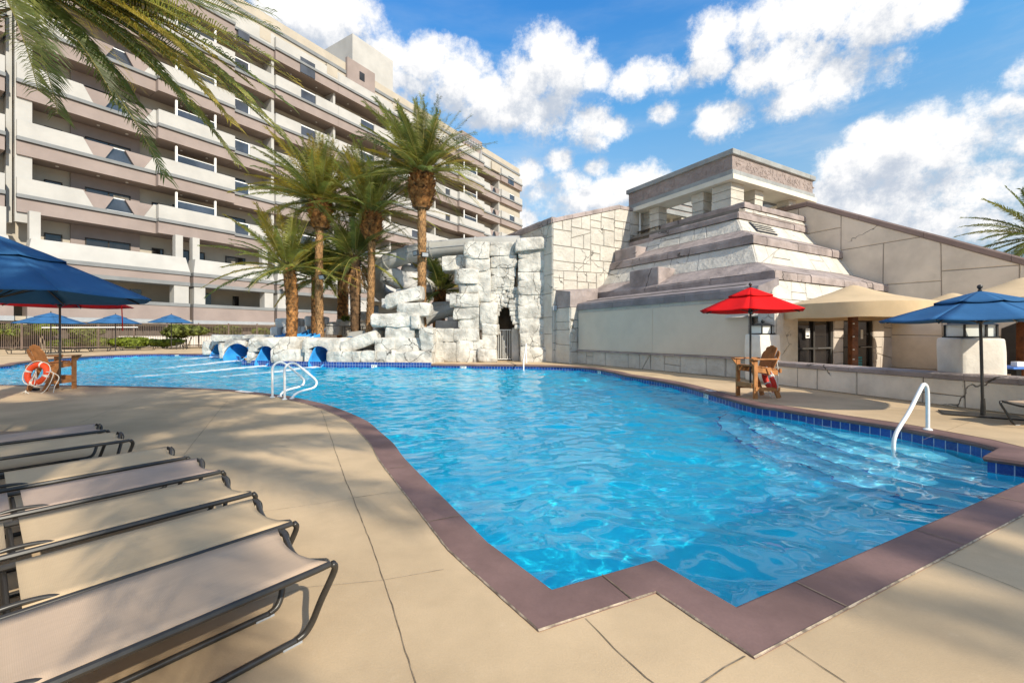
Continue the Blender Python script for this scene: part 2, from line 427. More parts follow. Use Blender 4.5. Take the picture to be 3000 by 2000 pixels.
tags[len(near_s) + len(right_s) - 1] = 'r'          # edge from here on is the rock wall
NO = len(outline)
ctr = V((sum(p[0] for p in outline) / NO, sum(p[1] for p in outline) / NO))
area = sum(outline[i][0] * outline[(i + 1) % NO][1] - outline[(i + 1) % NO][0] * outline[i][1] for i in range(NO)) / 2
SGN = 1 if area > 0 else -1
def edge_n(i):
    a, b = V(outline[i % NO]), V(outline[(i + 1) % NO])
    d = (b - a).normalized()
    return V((d.y, -d.x)) * SGN         # outward
def offset_pt(i, d):
    n1, n2 = edge_n(i - 1), edge_n(i)
    m = n1 + n2
    if m.length < 1e-4: m = n1.copy()
    m.normalize()
    c = max(0.35, m.dot(n1))
    return V(outline[i]) + m * (d / c)

# coping, one band with a rounded nose (skips the rock wall)
prof = [(0.045, -0.085), (0.006, -0.075), (-0.006, -0.045), (0.004, -0.012), (0.035, 0.006), (0.31, 0.008), (0.31, -0.05)]
mb = MB()
runs = []; cur = []
order = list(range(NO))
start = next(i for i in range(NO) if tags[i - 1] == 'r' and tags[i] == 'c')
seq = [(start + k) % NO for k in range(NO)]
chain = []
for i in seq:
    chain.append(i)
    if tags[i] == 'r': break
rows = [[tuple(offset_pt(i, d)) + (z,) for d, z in prof] for i in chain]
vs = [p for r_ in rows for p in r_]; k = len(prof); fs = []
for i in range(len(rows) - 1):
    for j in range(k - 1):
        fs.append((i * k + j, i * k + j + 1, (i + 1) * k + j + 1, (i + 1) * k + j))
mb.add(vs, fs)
cop = mb.build('coping_kerb', M['coping'], smooth='auto'); cop['kind'] = 'structure'
# joints across the coping and pale ragged grout along its outer edge
mb = MB()
acc_l = 0.0; nxt = 0.7
for a, b in zip(chain[:-1], chain[1:]):
    pa, pb = V(outline[a]), V(outline[b]); L = (pb - pa).length
    while nxt < acc_l + L:
        t = (nxt - acc_l) / L
        q = pa.lerp(pb, t); n = edge_n(a); d = V((-n.y, n.x)) * 0.004
        p0, p1 = q + n * 0.03, q + n * 0.31
        mb.add([(p0.x - d.x, p0.y - d.y, 0.012), (p0.x + d.x, p0.y + d.y, 0.012), (p1.x + d.x, p1.y + d.y, 0.013), (p1.x - d.x, p1.y - d.y, 0.013)], [(0, 1, 2, 3)])
        nxt += 1.55
    acc_l += L
rnd = random.Random(3)
gr = []
for ci, i in enumerate(chain[:-1]):
    a, b = offset_pt(i, 0.31), offset_pt(chain[ci + 1], 0.31)
    n = edge_n(i); L = (b - a).length; m = max(1, int(L / 0.05)) if a.y < 13 else 1
    for q in range(m):
        gr.append((a.lerp(b, q / m), n))
for (p, n), (p2, n2) in zip(gr[:-1], gr[1:]):
    w1 = 0.0005 + 0.007 * abs(noise.noise(V((p.x * 9, p.y * 9, 0)))); w2 = 0.0005 + 0.007 * abs(noise.noise(V((p2.x * 9, p2.y * 9, 0))))
    a, b, c, d = p - n * 0.006, p2 - n2 * 0.006, p2 + n2 * w2, p + n * w1
    mb.add([(a.x, a.y, 0.0125), (b.x, b.y, 0.0125), (c.x, c.y, 0.006), (d.x, d.y, 0.006)], [(0, 1, 2, 3)], 1)
o = mb.build('coping_joint_line', [M['joint'], M['grout']]); o['kind'] = 'structure'

# walls: tile band then plaster
mt = bpy.data.materials.new('pool_tile'); mt.use_nodes = True
T = NT(mt.node_tree)
uvn = T.n('ShaderNodeUVMap', uv_map='UVMap')
br = T.n('ShaderNodeTexBrick', {'Vector': uvn.outputs[0], 'Color1': (0.010, 0.035, 0.20), 'Color2': (0.020, 0.085, 0.36), 'Mortar': (0.42, 0.47, 0.55), 'Scale': 1.0,
         'Mortar Size': 0.006, 'Brick Width': 0.15, 'Row Height': 0.15, 'Bias': -0.2}, offset=0.0)
nz = T.n('ShaderNodeTexNoise', {'Vector': uvn.outputs[0], 'Scale': 22.0, 'Detail': 5.0, 'Distortion': 1.5}).outputs[0]
c = T.mix(T.math('MULTIPLY', T.ramp(nz, 0.45, 0.7), 0.3), br.outputs[0], (0.06, 0.17, 0.45))
bs = T.n('ShaderNodeBsdfPrincipled', {'Base Color': c, 'Roughness': 0.18})
T.n('ShaderNodeOutputMaterial', {0: bs.outputs[0]})
levels = [0.05, -0.26, FLOORZ]
me_v = []; me_f = []; uvs = []; mis = []
accl = 0
for i in range(NO):
    a, b = offset_pt(i, 0.03), offset_pt((i + 1) % NO, 0.03)
    L = (b - a).length
    top = 0.085 if tags[i] == 'r' else -0.03
    for z1, z0, mi in ((top, -0.26, 0), (-0.26, FLOORZ, 1)):
        q = len(me_v)
        me_v += [(a.x, a.y, z0), (b.x, b.y, z0), (b.x, b.y, z1), (a.x, a.y, z1)]
        me_f.append((q, q + 1, q + 2, q + 3) if SGN < 0 else (q + 3, q + 2, q + 1, q)); mis.append(mi)
        uvq = [(accl, z0 + 0.21), (accl + L, z0 + 0.21), (accl + L, z1 + 0.21), (accl, z1 + 0.21)]
        uvs += uvq if SGN < 0 else uvq[::-1]
    accl += L
me = bpy.data.meshes.new('pool_wall'); me.from_pydata(me_v, [], me_f)
me.materials.append(mt); me.materials.append(M['plaster'])
me.polygons.foreach_set('material_index', mis)
ul = me.uv_layers.new(name='UVMap'); ul.data.foreach_set('uv', [c for p in uvs for c in p])
o = bpy.data.objects.new('pool_wall', me); COL.objects.link(o); o['kind'] = 'structure'
# floor
big = [offset_pt(i, 0.05) for i in range(NO)]
tri = tessellate_polygon([[V((p.x, p.y, 0)) for p in big]])
mb = MB(); mb.add([(p.x, p.y, FLOORZ) for p in big], [tuple(t) for t in tri])
o = mb.build('pool_floor', M['plaster']); o['kind'] = 'structure'
POOLFLOOR = o
# curved entry steps along the right side
mb = MB()
steps_c = V((6.75, 7.6))
for k_, (ex, zt) in enumerate([(0.45, -0.40), (0.95, -0.62), (1.45, -0.84), (1.95, -1.06)]):
    pts = []
    for q in range(25):
        a = math.pi / 2 + math.pi * q / 24
        ry, rx = 2.0 + ex * 0.75, 0.35 + ex
        pts.append(V((steps_c.x - 0.35 + rx * math.cos(a), steps_c.y - 0.1 + ry * math.sin(a), FLOORZ)))
    h = zt - FLOORZ
    mb.prism(pts[::-1], (0, 0, h), 0)
    # dark trim on the nosing
    edge = [p + V((0, 0, h + 0.004)) for p in pts]
    for a, b in zip(edge[:-1], edge[1:]):
        na = (V((steps_c.x, steps_c.y, a.z)) - a).normalized() * 0.03; nb = (V((steps_c.x, steps_c.y, b.z)) - b).normalized() * 0.03
        mb.add([a - na * 0.1, b - nb * 0.1, b + nb, a + na], [(0, 1, 2, 3)], 1)
o = mb.build('pool_step', [M['step'], M['navy']]); o['kind'] = 'structure'
STEPS = o

# deck: one sheet to the horizon with the pool cut out
outer = [(-900, -400), (900, -400), (900, 1500), (-900, 1500)]
hole = [offset_pt(i, 0.28) for i in range(NO)]
tri = tessellate_polygon([[V((a, b, 0)) for a, b in outer], [V((p.x, p.y, 0)) for p in hole]])
mb = MB(); mb.add([(a, b, 0) for a, b in outer] + [(p.x, p.y, 0) for p in hole], [tuple(t) for t in tri])
dk = mb.build('deck_ground', M['deck']); dk['kind'] = 'structure'
bm = bmesh.new(); bm.from_mesh(dk.data); bmesh.ops.recalc_face_normals(bm, faces=bm.faces)
if sum(f.normal.z for f in bm.faces) < 0: bmesh.ops.reverse_faces(bm, faces=bm.faces)
bm.to_mesh(dk.data); bm.free()
# deck joints and hairline cracks
mb = MB()
def joint(pts, w, wob, mi=0):
    pl = [P(u, v) for u, v in pts]
    seg = []
    for a, b in zip(pl[:-1], pl[1:]):
        n = max(1, int((b - a).length / 0.06))
        seg += [a.lerp(b, q / n) for q in range(n)]
    seg.append(pl[-1])
    for i in range(len(seg) - 1):
        a, b = seg[i], seg[i + 1]
        d = (b - a).normalized(); n = V((-d.y, d.x, 0))
        oa = n * wob * (.45 * noise.noise(a * 2.2) + .25 * noise.noise(a * 9)); ob = n * wob * (.45 * noise.noise(b * 2.2) + .25 * noise.noise(b * 9))
        wa = w * (0.55 + abs(noise.noise(a * 13))); wb = w * (0.55 + abs(noise.noise(b * 13)))
        mb.add([a + oa - n * wa + V((0, 0, .004)), b + ob - n * wb + V((0, 0, .004)), b + ob + n * wb + V((0, 0, .004)), a + oa + n * wa + V((0, 0, .004))], [(0, 1, 2, 3)], mi)
joint([(941, 1200), (1010, 1400), (1075, 1560), (1130, 1720), (1215, 1990), (1235, 2060)], 0.0035, 0.02)
joint([(540, 1330), (640, 1205), (668, 1172)], 0.003, 0.01)
joint([(230, 1240), (360, 1185), (420, 1160)], 0.003, 0.01)
joint([(1032, 1459), (1138, 1442)], 0.003, 0.006)
joint([(2735, 1630), (2870, 1680), (3000, 1732)], 0.0028, 0.01)
joint([(2300, 1880), (2420, 1960), (2480, 2000)], 0.0028, 0.012)
joint([(1716, 1812), (1800, 1900), (1895, 1985), (1930, 2010)], 0.0028, 0.012)
joint([(2184, 1923), (2120, 1958), (2040, 2015)], 0.0035, 0.008)
joint([(2700, 1290), (2850, 1232)], 0.003, 0.008)
joint([(620, 1800), (900, 1720), (1120, 1700), (1300, 1668)], 0.002, 0.004, 1)
joint([(760, 1500), (900, 1480), (1032, 1459)], 0.002, 0.004, 1)
joint([(500, 1330), (800, 1295), (1000, 1275)], 0.002, 0.004, 1)
o = mb.build('deck_joint_line', [M['joint'], M['grout']]); o['kind'] = 'structure'

# water surface: real rippled mesh
wr = np.random.default_rng(11)
NW = 64
lam = np.exp(wr.uniform(np.log(0.17), np.log(1.9), NW))
th = wr.normal(R(95), 0.75, NW)
kx, ky = 2 * np.pi / lam * np.cos(th), 2 * np.pi / lam * np.sin(th)
ph = wr.uniform(0, 2 * np.pi, NW)
amp = 0.0045 * lam ** 0.78 / np.sqrt(NW / 20.0) * np.clip(lam / 0.28, 0.35, 1)
def wave_z(x, y):
    # slow drift of amplitude so the pattern never repeats evenly
    g = 1.0 + 0.35 * np.sin(0.55 * x + 0.3 * y + 1.0) * np.cos(0.41 * y - 0.22 * x)
    wx = x + 0.10 * np.sin(1.7 * y + 0.6 * x); wy = y + 0.10 * np.sin(1.3 * x - 0.5 * y)
    z = np.zeros_like(x)
    for i in range(NW):
        p = kx[i] * wx + ky[i] * wy + ph[i]
        z += amp[i] * (np.sin(p) + 0.18 * np.cos(2 * p))
    boost = 1.0 + 0.9 * np.clip((y - 7) / 12.0, 0, 1)
    return WZ + z * g * boost
def in_poly(x, y, poly):
    inside = np.zeros(x.shape, bool); n = len(poly); j = n - 1
    for i in range(n):
        xi, yi = poly[i]; xj, yj = poly[j]
        c = ((yi > y) != (yj > y)) & (x < (xj - xi) * (y - yi) / (yj - yi + 1e-12) + xi)
        inside ^= c; j = i
    return inside
wide = [tuple(offset_pt(i, 0.02)) for i in range(NO)]
def water_patch(x0, x1, y0, y1, st):
    xs = np.arange(x0, x1 + st / 2, st); ys = np.arange(y0, y1 + st / 2, st)
    X, Y = np.meshgrid(xs, ys)
    cx, cy = (X[:-1, :-1] + st / 2), (Y[:-1, :-1] + st / 2)
    h = st * 0.5
    keep = in_poly(cx, cy, wide)
    for dx, dy in ((-h, -h), (h, -h), (-h, h), (h, h)): keep |= in_poly(cx + dx, cy + dy, wide)
    nx = X.shape[1]
    ii, jj = np.nonzero(keep)
    a = ii * nx + jj
    return X.ravel(), Y.ravel(), np.stack([a, a + 1, a + nx + 1, a + nx], 1)
X1, Y1, F1 = water_patch(-16.4, 6.8, 2.2, 14.04, 0.04)
X2, Y2, F2 = water_patch(-29.0, 6.8, 14.04, 35.2, 0.08)
X3, Y3, F3 = water_patch(-29.04, -16.4, 12.9, 14.04, 0.08)
Xa = np.concatenate([X1, X2, X3]); Ya = np.concatenate([Y1, Y2, Y3])
Fa = np.concatenate([F1, F2 + len(X1), F3 + len(X1) + len(X2)])
used = np.unique(Fa); rem = np.full(len(Xa), -1); rem[used] = np.arange(len(used))
Xa, Ya, Fa = Xa[used], Ya[used], rem[Fa]
Za = wave_z(Xa, Ya)
me = bpy.data.meshes.new('pool_water')
me.vertices.add(len(Xa)); me.vertices.foreach_set('co', np.stack([Xa, Ya, Za], 1).ravel().astype(np.float32))
me.loops.add(Fa.size); me.loops.foreach_set('vertex_index', Fa.ravel().astype(np.int32))
me.polygons.add(len(Fa)); me.polygons.foreach_set('loop_start', np.arange(0, Fa.size, 4, dtype=np.int32))
try: me.polygons.foreach_set('loop_total', np.full(len(Fa), 4, dtype=np.int32))
except Exception: pass
me.polygons.foreach_set('use_smooth', np.ones(len(Fa), bool))
me.update(calc_edges=True); me.validate()
mw = bpy.data.materials.new('water'); mw.use_nodes = True
T = NT(mw.node_tree)
gl_ = T.n('ShaderNodeBsdfGlass', {'Color': (0.97, 0.99, 1.0), 'Roughness': 0.0, 'IOR': 1.333})
tr_ = T.n('ShaderNodeBsdfTransparent', {0: (0.95, 0.99, 1.0)})
out_ = T.n('ShaderNodeMixShader', {0: 0.11, 1: gl_.outputs[0], 2: tr_.outputs[0]})
T.n('ShaderNodeOutputMaterial', {0: out_.outputs[0]})
me.materials.append(mw)
wo = bpy.data.objects.new('pool_water', me); COL.objects.link(wo); wo['kind'] = 'structure'
wo.cycles.is_caustics_caster = True
for o in (POOLFLOOR, STEPS, bpy.data.objects['pool_wall']): o.cycles.is_caustics_receiver = True
suno.data.cycles.is_caustics_light = True
# ================================================================ HOTEL
D1 = V((815.0, F, 0)).normalized()          # along the facade, away from the camera
N1 = V((D1.y, -D1.x, 0))                     # outward, towards the pool
HP0 = V(((457 - 1500) / F * 58.0, 58.0, 0))
def H(s, o, z): return HP0 + D1 * s + N1 * o + V((0, 0, z))
def hs(u, o=0.0):
    t = (u - 1500) / F
    b = HP0 + N1 * o
    return (t * b.y - b.x) / (D1.x - t * D1.y)
def hz(u, v, o=0.0):
    return CAMH + (HZ - v) / F * H(hs(u, o), o, 0).y
SH = 6.32
ZT = [18.88 + SH * k for k in range(6)]      # parapet tops
hotel = thing('hotel_building', 'long cream and mauve stucco hotel with stacked balconies behind the palms', 'hotel', H(40, -8, 0))
class HB(MB):
    def slab(s, s0, s1, o0, o1, z0, z1, mi=0):
        s.hexa([H(s0, o0, z0), H(s1, o0, z0), H(s1, o1, z0), H(s0, o1, z0)], [H(s0, o0, z1), H(s1, o0, z1), H(s1, o1, z1), H(s0, o1, z1)], mi)
    def plate(s, pts, o0, o1, mi=0):         # polygon in (s, z), extruded in depth
        a = [H(p[0], o0, p[1]) for p in pts]
        s.prism(a, N1 * (o1 - o0), mi)
S_END = 93.6
S_BEG = -34.0
BK = -3.0
# core walls
mb = HB()
mb.slab(S_BEG, S_END, -18, BK, 0.0, 53.3)
mb.slab(S_BEG, S_END - 0.02, -18, -0.65, 50.9, 53.9)         # parapet ring at the roof
mb.slab(82.2, S_END, -18, -0.55, 0, 50.4)                   # solid end pier
core = mb.build('wall', M['cream_in'], hotel)
mb = HB(); mb.slab(S_BEG, S_END + .1, -0.66, -0.42, 51.7, 52.3); mb.build('roof_band', M['greyband'], hotel)
# penthouse tower, mauve panels and pergola
s0, s1 = hs(1032.6, -1.5), hs(1151, -1.5)
mb = HB(); mb.slab(s0, s1, -15.5, -1.5, 50, hz(1032.6, 98, -1.5)); mb.build('roof_tower', M['cream'], hotel)
mb = HB(); mb.slab(hs(1018.5), hs(1099.5), -.7, -0.1, hz(1018.5, 241), hz(1018.5, 165)); mb.build('wall_panel', M['mauve'], hotel)
mb = HB(); mb.slab(hs(1054), hs(1069), -.3, -0.06, hz(1054, 232), hz(1054, 208)); mb.build('window', M['window'], hotel)
mb = HB(); mb.slab(hs(1355), hs(1413), -2, -0.1, hz(1355, 455), hz(1355, 381)); mb.build('wall_panel', M['mauve'], hotel)
mb = HB()
pz = hz(1330, 400)
for k in range(9): mb.slab(hs(1330) + k * 1.1, hs(1330) + k * 1.1 + .25, -1, 2.2, pz, pz + .4)
mb.slab(hs(1330), hs(1330) + 9.2, 1.6, 1.85, pz - .35, pz); mb.slab(hs(1330), hs(1330) + 9.2, -.6, -.3, pz - .35, pz)
for k in (0, 9): mb.slab(hs(1330) + k, hs(1330) + k + .2, 1.6, 1.8, pz - 3, pz - .3)
mb.build('pergola', M['greybox'], hotel)

CM = [M['cream'], M['greyband'], M['mauve'], M['bstripe'], M['white']]
def balcony(s0, s1, o, k, style, capleft=True):
    """one balcony: white parapet, grey moulding, mauve fascia and slab"""
    zt = ZT[k]; zg = zt - .29 * SH; zg2 = zt - .365 * SH; zm = zt - .60 * SH
    mb = HB()
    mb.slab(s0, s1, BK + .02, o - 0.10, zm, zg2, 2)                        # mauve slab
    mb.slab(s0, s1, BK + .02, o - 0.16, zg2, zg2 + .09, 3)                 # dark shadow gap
    mb.slab(s0 - .03, s1 + .03, o - .45, o + .16, zg2 + .08, zg, 1)        # grey moulding
    gl = None
    if k == 5:                                                             # top storey: closed wall with punched windows
        mb.slab(s0, s1, BK + .02, o, zg, ZT[5] - .12 if o > .2 else 50.9, 0)
        mb.slab(s0, s1, BK + .02, -.62, zg, 51.2, 0)
    elif style == 'V':
        a = [(-12.4, 0), (-7.1, 0), (-6.17, 1)]
        f = lambda x: s0 + (x + 12.4) * (s1 - s0) / 12.4
        mb.plate([(s0, zg), (f(-6.17), zg), (f(-7.1), zt), (s0, zt)], o - .3, o, 0)
        mb.plate([(f(-6.25), zg), (f(-5.1), zg), (f(-4.54) + .35, zt - .05), (f(-7.3), zt - .05)], o - .6, o - .32, 2)
        mb.plate([(f(-2.1), zg), (f(-1.2), zg), (f(-.3), zt - .05), (f(-3.1), zt - .05)], o - .6, o - .32, 2)
        mb.plate([(f(-1.27), zg), (s1, zg), (s1, zt), (f(-.25), zt)], o - .3, o, 0)
        gl = HB(); gl.plate([(f(-5.1), zg + .1), (f(-2.0), zg + .1), (f(-3.0), zt - .1), (f(-4.3), zt - .1)], o - .72, o - .66, 0)
        gl.slab(f(-5.1), f(-2.0), o - .75, o - .60, zg + .05, zg + .2, 1); gl.slab(f(-4.5), f(-2.9), o - .75, o - .62, zt - .12, zt, 1)
    elif style == 'C':
        mb.slab(s0, s1, o - .3, o, zg, zt, 0)
        g0, g1 = s0 + (s1 - s0) * .23, s0 + (s1 - s0) * .74
        gl = HB(); gl.slab(g0, g1, o - .62, o - .56, zt - .3, zt + .17 * SH, 0)
        gl.slab(g0, g1, o - .66, o - .52, zt + .17 * SH, zt + .185 * SH, 1)
        for q in (g0, g1): gl.slab(q - .12, q + .12, o - .7, o - .46, zg, zt + .36 * SH, 1)
    elif style == 'L':                                                     # glass first, then white
        g1 = s0 + (s1 - s0) * .40
        mb.slab(g1, s1, o - .3, o, zg, zt, 0)
        gl = HB(); gl.slab(s0 + .02, g1, o - .3, o - .22, zg, zt - .15, 0); gl.slab(s0 + .02, g1, o - .34, o - .18, zt - .15, zt, 1)
        gl.slab(g1 - .15, g1, o - .34, o - .17, zg, zt, 1)
    elif style == 'E':                                                     # white, glass, white
        g0, g1 = s0 + (s1 - s0) * .37, s0 + (s1 - s0) * .61
        mb.slab(s0, g0, o - .3, o, zg, zt, 0); mb.slab(g1, s1, o - .3, o, zg, zt, 0)
        gl = HB(); gl.slab(g0, g1, o - .3, o - .22, zg, zt - .18, 0); gl.slab(g0, g1, o - .34, o - .18, zt - .18, zt, 1)
    else:
        mb.slab(s0, s1, o - .3, o, zg, zt, 0)
    if o > .2 and k < 5:                                                   # returns at the ends of projecting bays
        for q in (s0, s1 - .3): mb.slab(q, q + .3, BK + .02, o - .31, zg, zt, 0)
    b = mb.build('balcony', CM, hotel)
    if gl: gl.build('glass_panel', [M['glass'], M['white']], b)
    return b
BAYS = [(S_BEG, -13.3, .3, 'P'), (-12.4, 0.0, .0, 'V'), (0.03, 9.45, .8, 'C'), (9.5, 15.78, .0, 'L'), (15.82, 27.5, .5, 'E'), (27.53, 41.0, .5, 'E'),
        (41.03, 54.86, .5, 'E'), (54.9, 62.1, .3, 'E'), (62.13, 72.6, 1.0, 'C'), (72.65, 81.95, 0.0, 'V'), (82.0, S_END, .4, 'E')]
for (s0, s1, o, st) in BAYS:
    for k in range(6):
        balcony(s0, s1, o, k, st)
for k in range(5):
    for s_ in (-9, -5.4, -2.6, 3.4, 6.6, 11.3, 19.5, 24.3, 31, 38, 45, 52):
        mb = HB(); c_ = H(s_, -1.5, ZT[k] + .40 * SH - .06); mb.lathe([(.16, 0), (.16, .06)], c_, 10); mb.build('ceiling_light', M['white'], hotel)
# dividing walls between bays, full height
for s_ in (-12.75, 15.75, 27.2, 40.7, 54.55, 81.75):
    mb = HB()
    o1 = -1.2 if s_ == -12.75 else -.05
    mb.slab(s_ - .22, s_ + .22, BK + .02, o1 - .35, 14, 50.9, 0)
    mb.build('dividing_wall', M['cream'], hotel)
mb = HB(); mb.slab(-12.5, -11.2, -.9, -.33, 14, 50.9); mb.build('column', M['cream'], hotel)
# recessed windows, doors and mauve inner walls on every storey
_wn = [0]
M['curtain'] = pm('curtain_cloth', (0.22, 0.20, 0.17), 0.9, 0.2, 3.0)
def window(s0, s1, z0, z1, o=BK + .05, lintel=True):
    mb = HB(); mb.slab(s0, s1, BK - .2, o, z0, z1, 0)
    mb.slab(s0 - .12, s0, BK - .2, o + .05, z0, z1, 1); mb.slab(s1, s1 + .12, BK - .2, o + .05, z0, z1, 1)
    mb.slab(s0 - .12, s1 + .12, BK - .2, o + .05, z1, z1 + .15, 1)
    if s1 - s0 > 3: mb.slab((s0 + s1) / 2 - .07, (s0 + s1) / 2 + .07, BK - .2, o + .03, z0, z1, 1)
    w_ = mb.build('window', [M['window'], M['bstripe']], hotel)
    _wn[0] += 1
    if s1 - s0 > 2.4 and _wn[0] % 2:
        q = HB(); f_ = .30 + .2 * ((_wn[0] * 7) % 3) / 2
        x_ = s0 if _wn[0] % 4 == 1 else s1 - (s1 - s0) * f_
        q.slab(x_ + .05, x_ + (s1 - s0) * f_ - .05, o, o + .012, z0, z1 - .08); q.build('curtain', M['curtain'], w_)
    return w_
for k in range(-1, 5):
    zf = ZT[k] - .365 * SH if k >= 0 else ZT[0] - SH * 1.365
    zc = zf + .55 * SH
    mb = HB()
    mb.slab(-7.6, -.9, BK, BK + .25, zf, zf + .77 * SH, 0); mb.build('wall_panel', M['mauve'], hotel)
    window(-9.7, -8.4, zf, zc - .25)
    window(-6.2, -2.0, zf, zc - .2, o=BK + .30)
    window(0.6, 1.7, zf, zc - .3)
    window(3.0, 6.8, zf, zc)
    window(9.9, 12.6, zf, zc)
    if k >= 0:
        window(17.6, 21.5, zf, zc); window(23.4, 25.2, zf, zc - .3)
        window(29.5, 33.0, zf, zc); window(44, 47.5, zf, zc); window(56.5, 59, zf, zc); window(64, 68, zf, zc); window(75, 78, zf, zc)
for (u0, u1, v0, v1) in [(698, 731, 85, 106), (880, 923, 165, 210), (1490, 1506, 515, 536)]:
    a, b = hs(u0, .5), hs(u1, .5)
    mb = HB(); mb.slab(a, b, -.4, .53 if u0 < 1400 else .43, hz(u0, v1, .5), hz(u0, v0, .5), 0); mb.build('window', M['glass'], hotel)
for (u0, v0, u1, v1) in [(762, 74, 794, 106), (954, 186, 985, 215), (1147, 300, 1178, 318), (1438, 471, 1462, 494)]:
    mb = HB(); a, b = hs(u0, .1), hs(u1, .1)
    mb.slab(a, b, -.64, (.0 if u0 < 800 else .5) + .03, hz(u0, v1, .3), hz(u0, v0, .3)); mb.build('vent_panel', M['cream_in'], hotel)

# podium, two storeys standing forward of the tower
PO = 2.6
def pz(v): return hz(457, v, PO)
pods = [(-60, 40), (80, 556), (567, 803), (812, 1046), (1056, 1290), (1300, 1420)]
zA, zB, zC, zD, zE = pz(743), pz(787), pz(798), pz(819), pz(830)
zF, zG, zH, zI = pz(884), pz(894), pz(935), pz(947)
mb = HB()
mb.slab(S_BEG, 80, BK + .02, PO - 2.4, zB - .2, zC + .2, 0); mb.slab(S_BEG, 80, BK + .02, PO - 2.4, zF, zG, 0)
mb.slab(S_BEG, 80, BK + .02, PO - .6, zI + .05, zH, 0)
mb.slab(S_BEG, 80, BK + .02, PO - 1.0, zI - .35, zI + .1, 0)
mb.build('floor_slab', M['cream_in'], hotel)
for (u0, u1) in pods:
    s0, s1 = hs(u0, PO), hs(u1, PO)
    mb = HB()
    # battered white parapet
    e = .35
    mb.hexa([H(s0, PO - 2.35, zB), H(s1, PO - 2.35, zB), H(s1, PO + .1, zB), H(s0, PO + .1, zB)],
            [H(s0 + e, PO - 2.35, zA), H(s1 - e, PO - 2.35, zA), H(s1 - e, PO - .35, zA), H(s0 + e, PO - .35, zA)], 0)
    mb.slab(s0 - .04, s1 + .04, PO - 2.36, PO + .16, zC, zB - .01, 1)
    mb.slab(s0, s1, PO - 2.34, PO, zD, zC - .01, 2)
    mb.slab(s0 - .02, s1 + .02, PO - 2.36, PO + .08, zE, zD - .01, 1)
    w = (s1 - s0) * .085 + .5
    for a, b in ((s0 + .1, s0 + w), (s1 - w, s1 - .1)):
        mb.slab(a, b, PO - 1.5, PO - .05, zF, zE, 0)
    mb.slab(s0 - .02, s1 + .02, PO - 2.36, PO + .08, zG, zF - .01, 1)
    mb.slab(s0, s1, PO - 2.34, PO, zH, zG - .01, 2)
    mb.slab(s0 - .02, s1 + .02, PO - 2.36, PO + .08, zI, zH - .01, 4)
    mb.build('podium_bay', [M['cream'], M['greyband'], M['mauve'], M['bstripe'], M['greybox']], hotel)
    for a, b in ((s0 + .35, s0 + 1.2), (s1 - 1.2, s1 - .35)):
        mb = HB(); mb.slab(a, b, PO - 2.2, PO - 1.2, zA, ZT[0] - .60 * SH); mb.build('column', M['cream'], hotel)
    L = s1 - s0
    zf2 = zG
    mb = HB(); mb.slab(s0 + L * .16, s0 + L * .40, BK - .1, BK + .12, zf2, zE - .35); mb.build('window', M['window'], hotel)
    mb = HB(); mb.slab(s0 + L * .68, s0 + L * .76, BK - .1, BK + .12, zf2, zE - .5); mb.build('door', M['window'], hotel)
# garage level under the podium
mb = HB()
for k in range(150):
    a = S_BEG + k * .75
    mb.slab(a, a + .66, BK, PO - 1.3, zI - 1.9, zI - .36, 0)
mb.slab(S_BEG, 80, BK, PO - 1.45, zI - 3.2, zI - .36, 0)
mb.build('garage_wall', M['garage'], hotel)
mb = HB()
for (u0, u1) in [(299, 350), (352, 378), (435, 462), (468, 480), (150, 205), (60, 100)]:
    mb.slab(hs(u0, PO - 1.4), hs(u1, PO - 1.4), BK, PO - 1.32, 0, zI - 1.95, 0)
mb.build('garage_opening', M['bstripe'], hotel)
# ================================================================ STEPPED STONE TEMPLE
PA = V((-723.0, F, 0)).normalized()      # P1: along the pool-side face, away
PE = V((PA.y, -PA.x, 0))                 # P2: into the building, to the right
S0 = V((7.95, 14.9, 0))
def PF(a, e, z): return S0 + PA * a + PE * e + V((0, 0, z))
def a_at(u, e):
    t = (u - 1500) / F; b = S0 + PE * e
    return (t * b.y - b.x) / (PA.x - t * PA.y)
def e_at(u, a):
    t = (u - 1500) / F; b = S0 + PA * a
    return (t * b.y - b.x) / (PE.x - t * PE.y)
def z_at(u, v, p): return CAMH + (HZ - v) / F * p.y

def split_poly(poly, line_p, line_d):
    """cut a convex polygon (2D) in two"""
    n = V((-line_d.y, line_d.x)); A, B = [], []
    m = len(poly)
    for i in range(m):
        p, q = poly[i], poly[(i + 1) % m]
        dp, dq = (p - line_p).dot(n), (q - line_p).dot(n)
        if dp >= 0: A.append(p)
        if dp <= 0: B.append(p)
        if dp * dq < -1e-12:
            t = dp / (dp - dq); x = p.lerp(q, t); A.append(x); B.append(x)
    return A, B
def ashlar(poly, size, rnd, diag=0.12, out=None, depth=0, aspect=1.5):
    if out is None: out = []
    xs = [p.x for p in poly]; ys = [p.y for p in poly]
    w, h = max(xs) - min(xs), max(ys) - min(ys)
    big = max(w / aspect, h)
    if len(poly) < 3: return out
    if (big < size * rnd.uniform(0.75, 1.6)) or depth > 9:
        out.append(poly); return out
    c = V((min(xs) + w * rnd.uniform(.36, .64), min(ys) + h * rnd.uniform(.36, .64)))
    if rnd.random() < diag and big < size * 2.6:
        ang = rnd.uniform(-1, 1)
        d = V((math.cos(ang), math.sin(ang)))
    elif w / aspect > h: d = V((rnd.uniform(-.03, .03), 1))
    else: d = V((1, rnd.uniform(-.03, .03)))
    A, B = split_poly(poly, c, d.normalized())
    for q in (A, B):
        if len(q) >= 3: ashlar(q, size, rnd, diag, out, depth + 1, aspect)
    return out
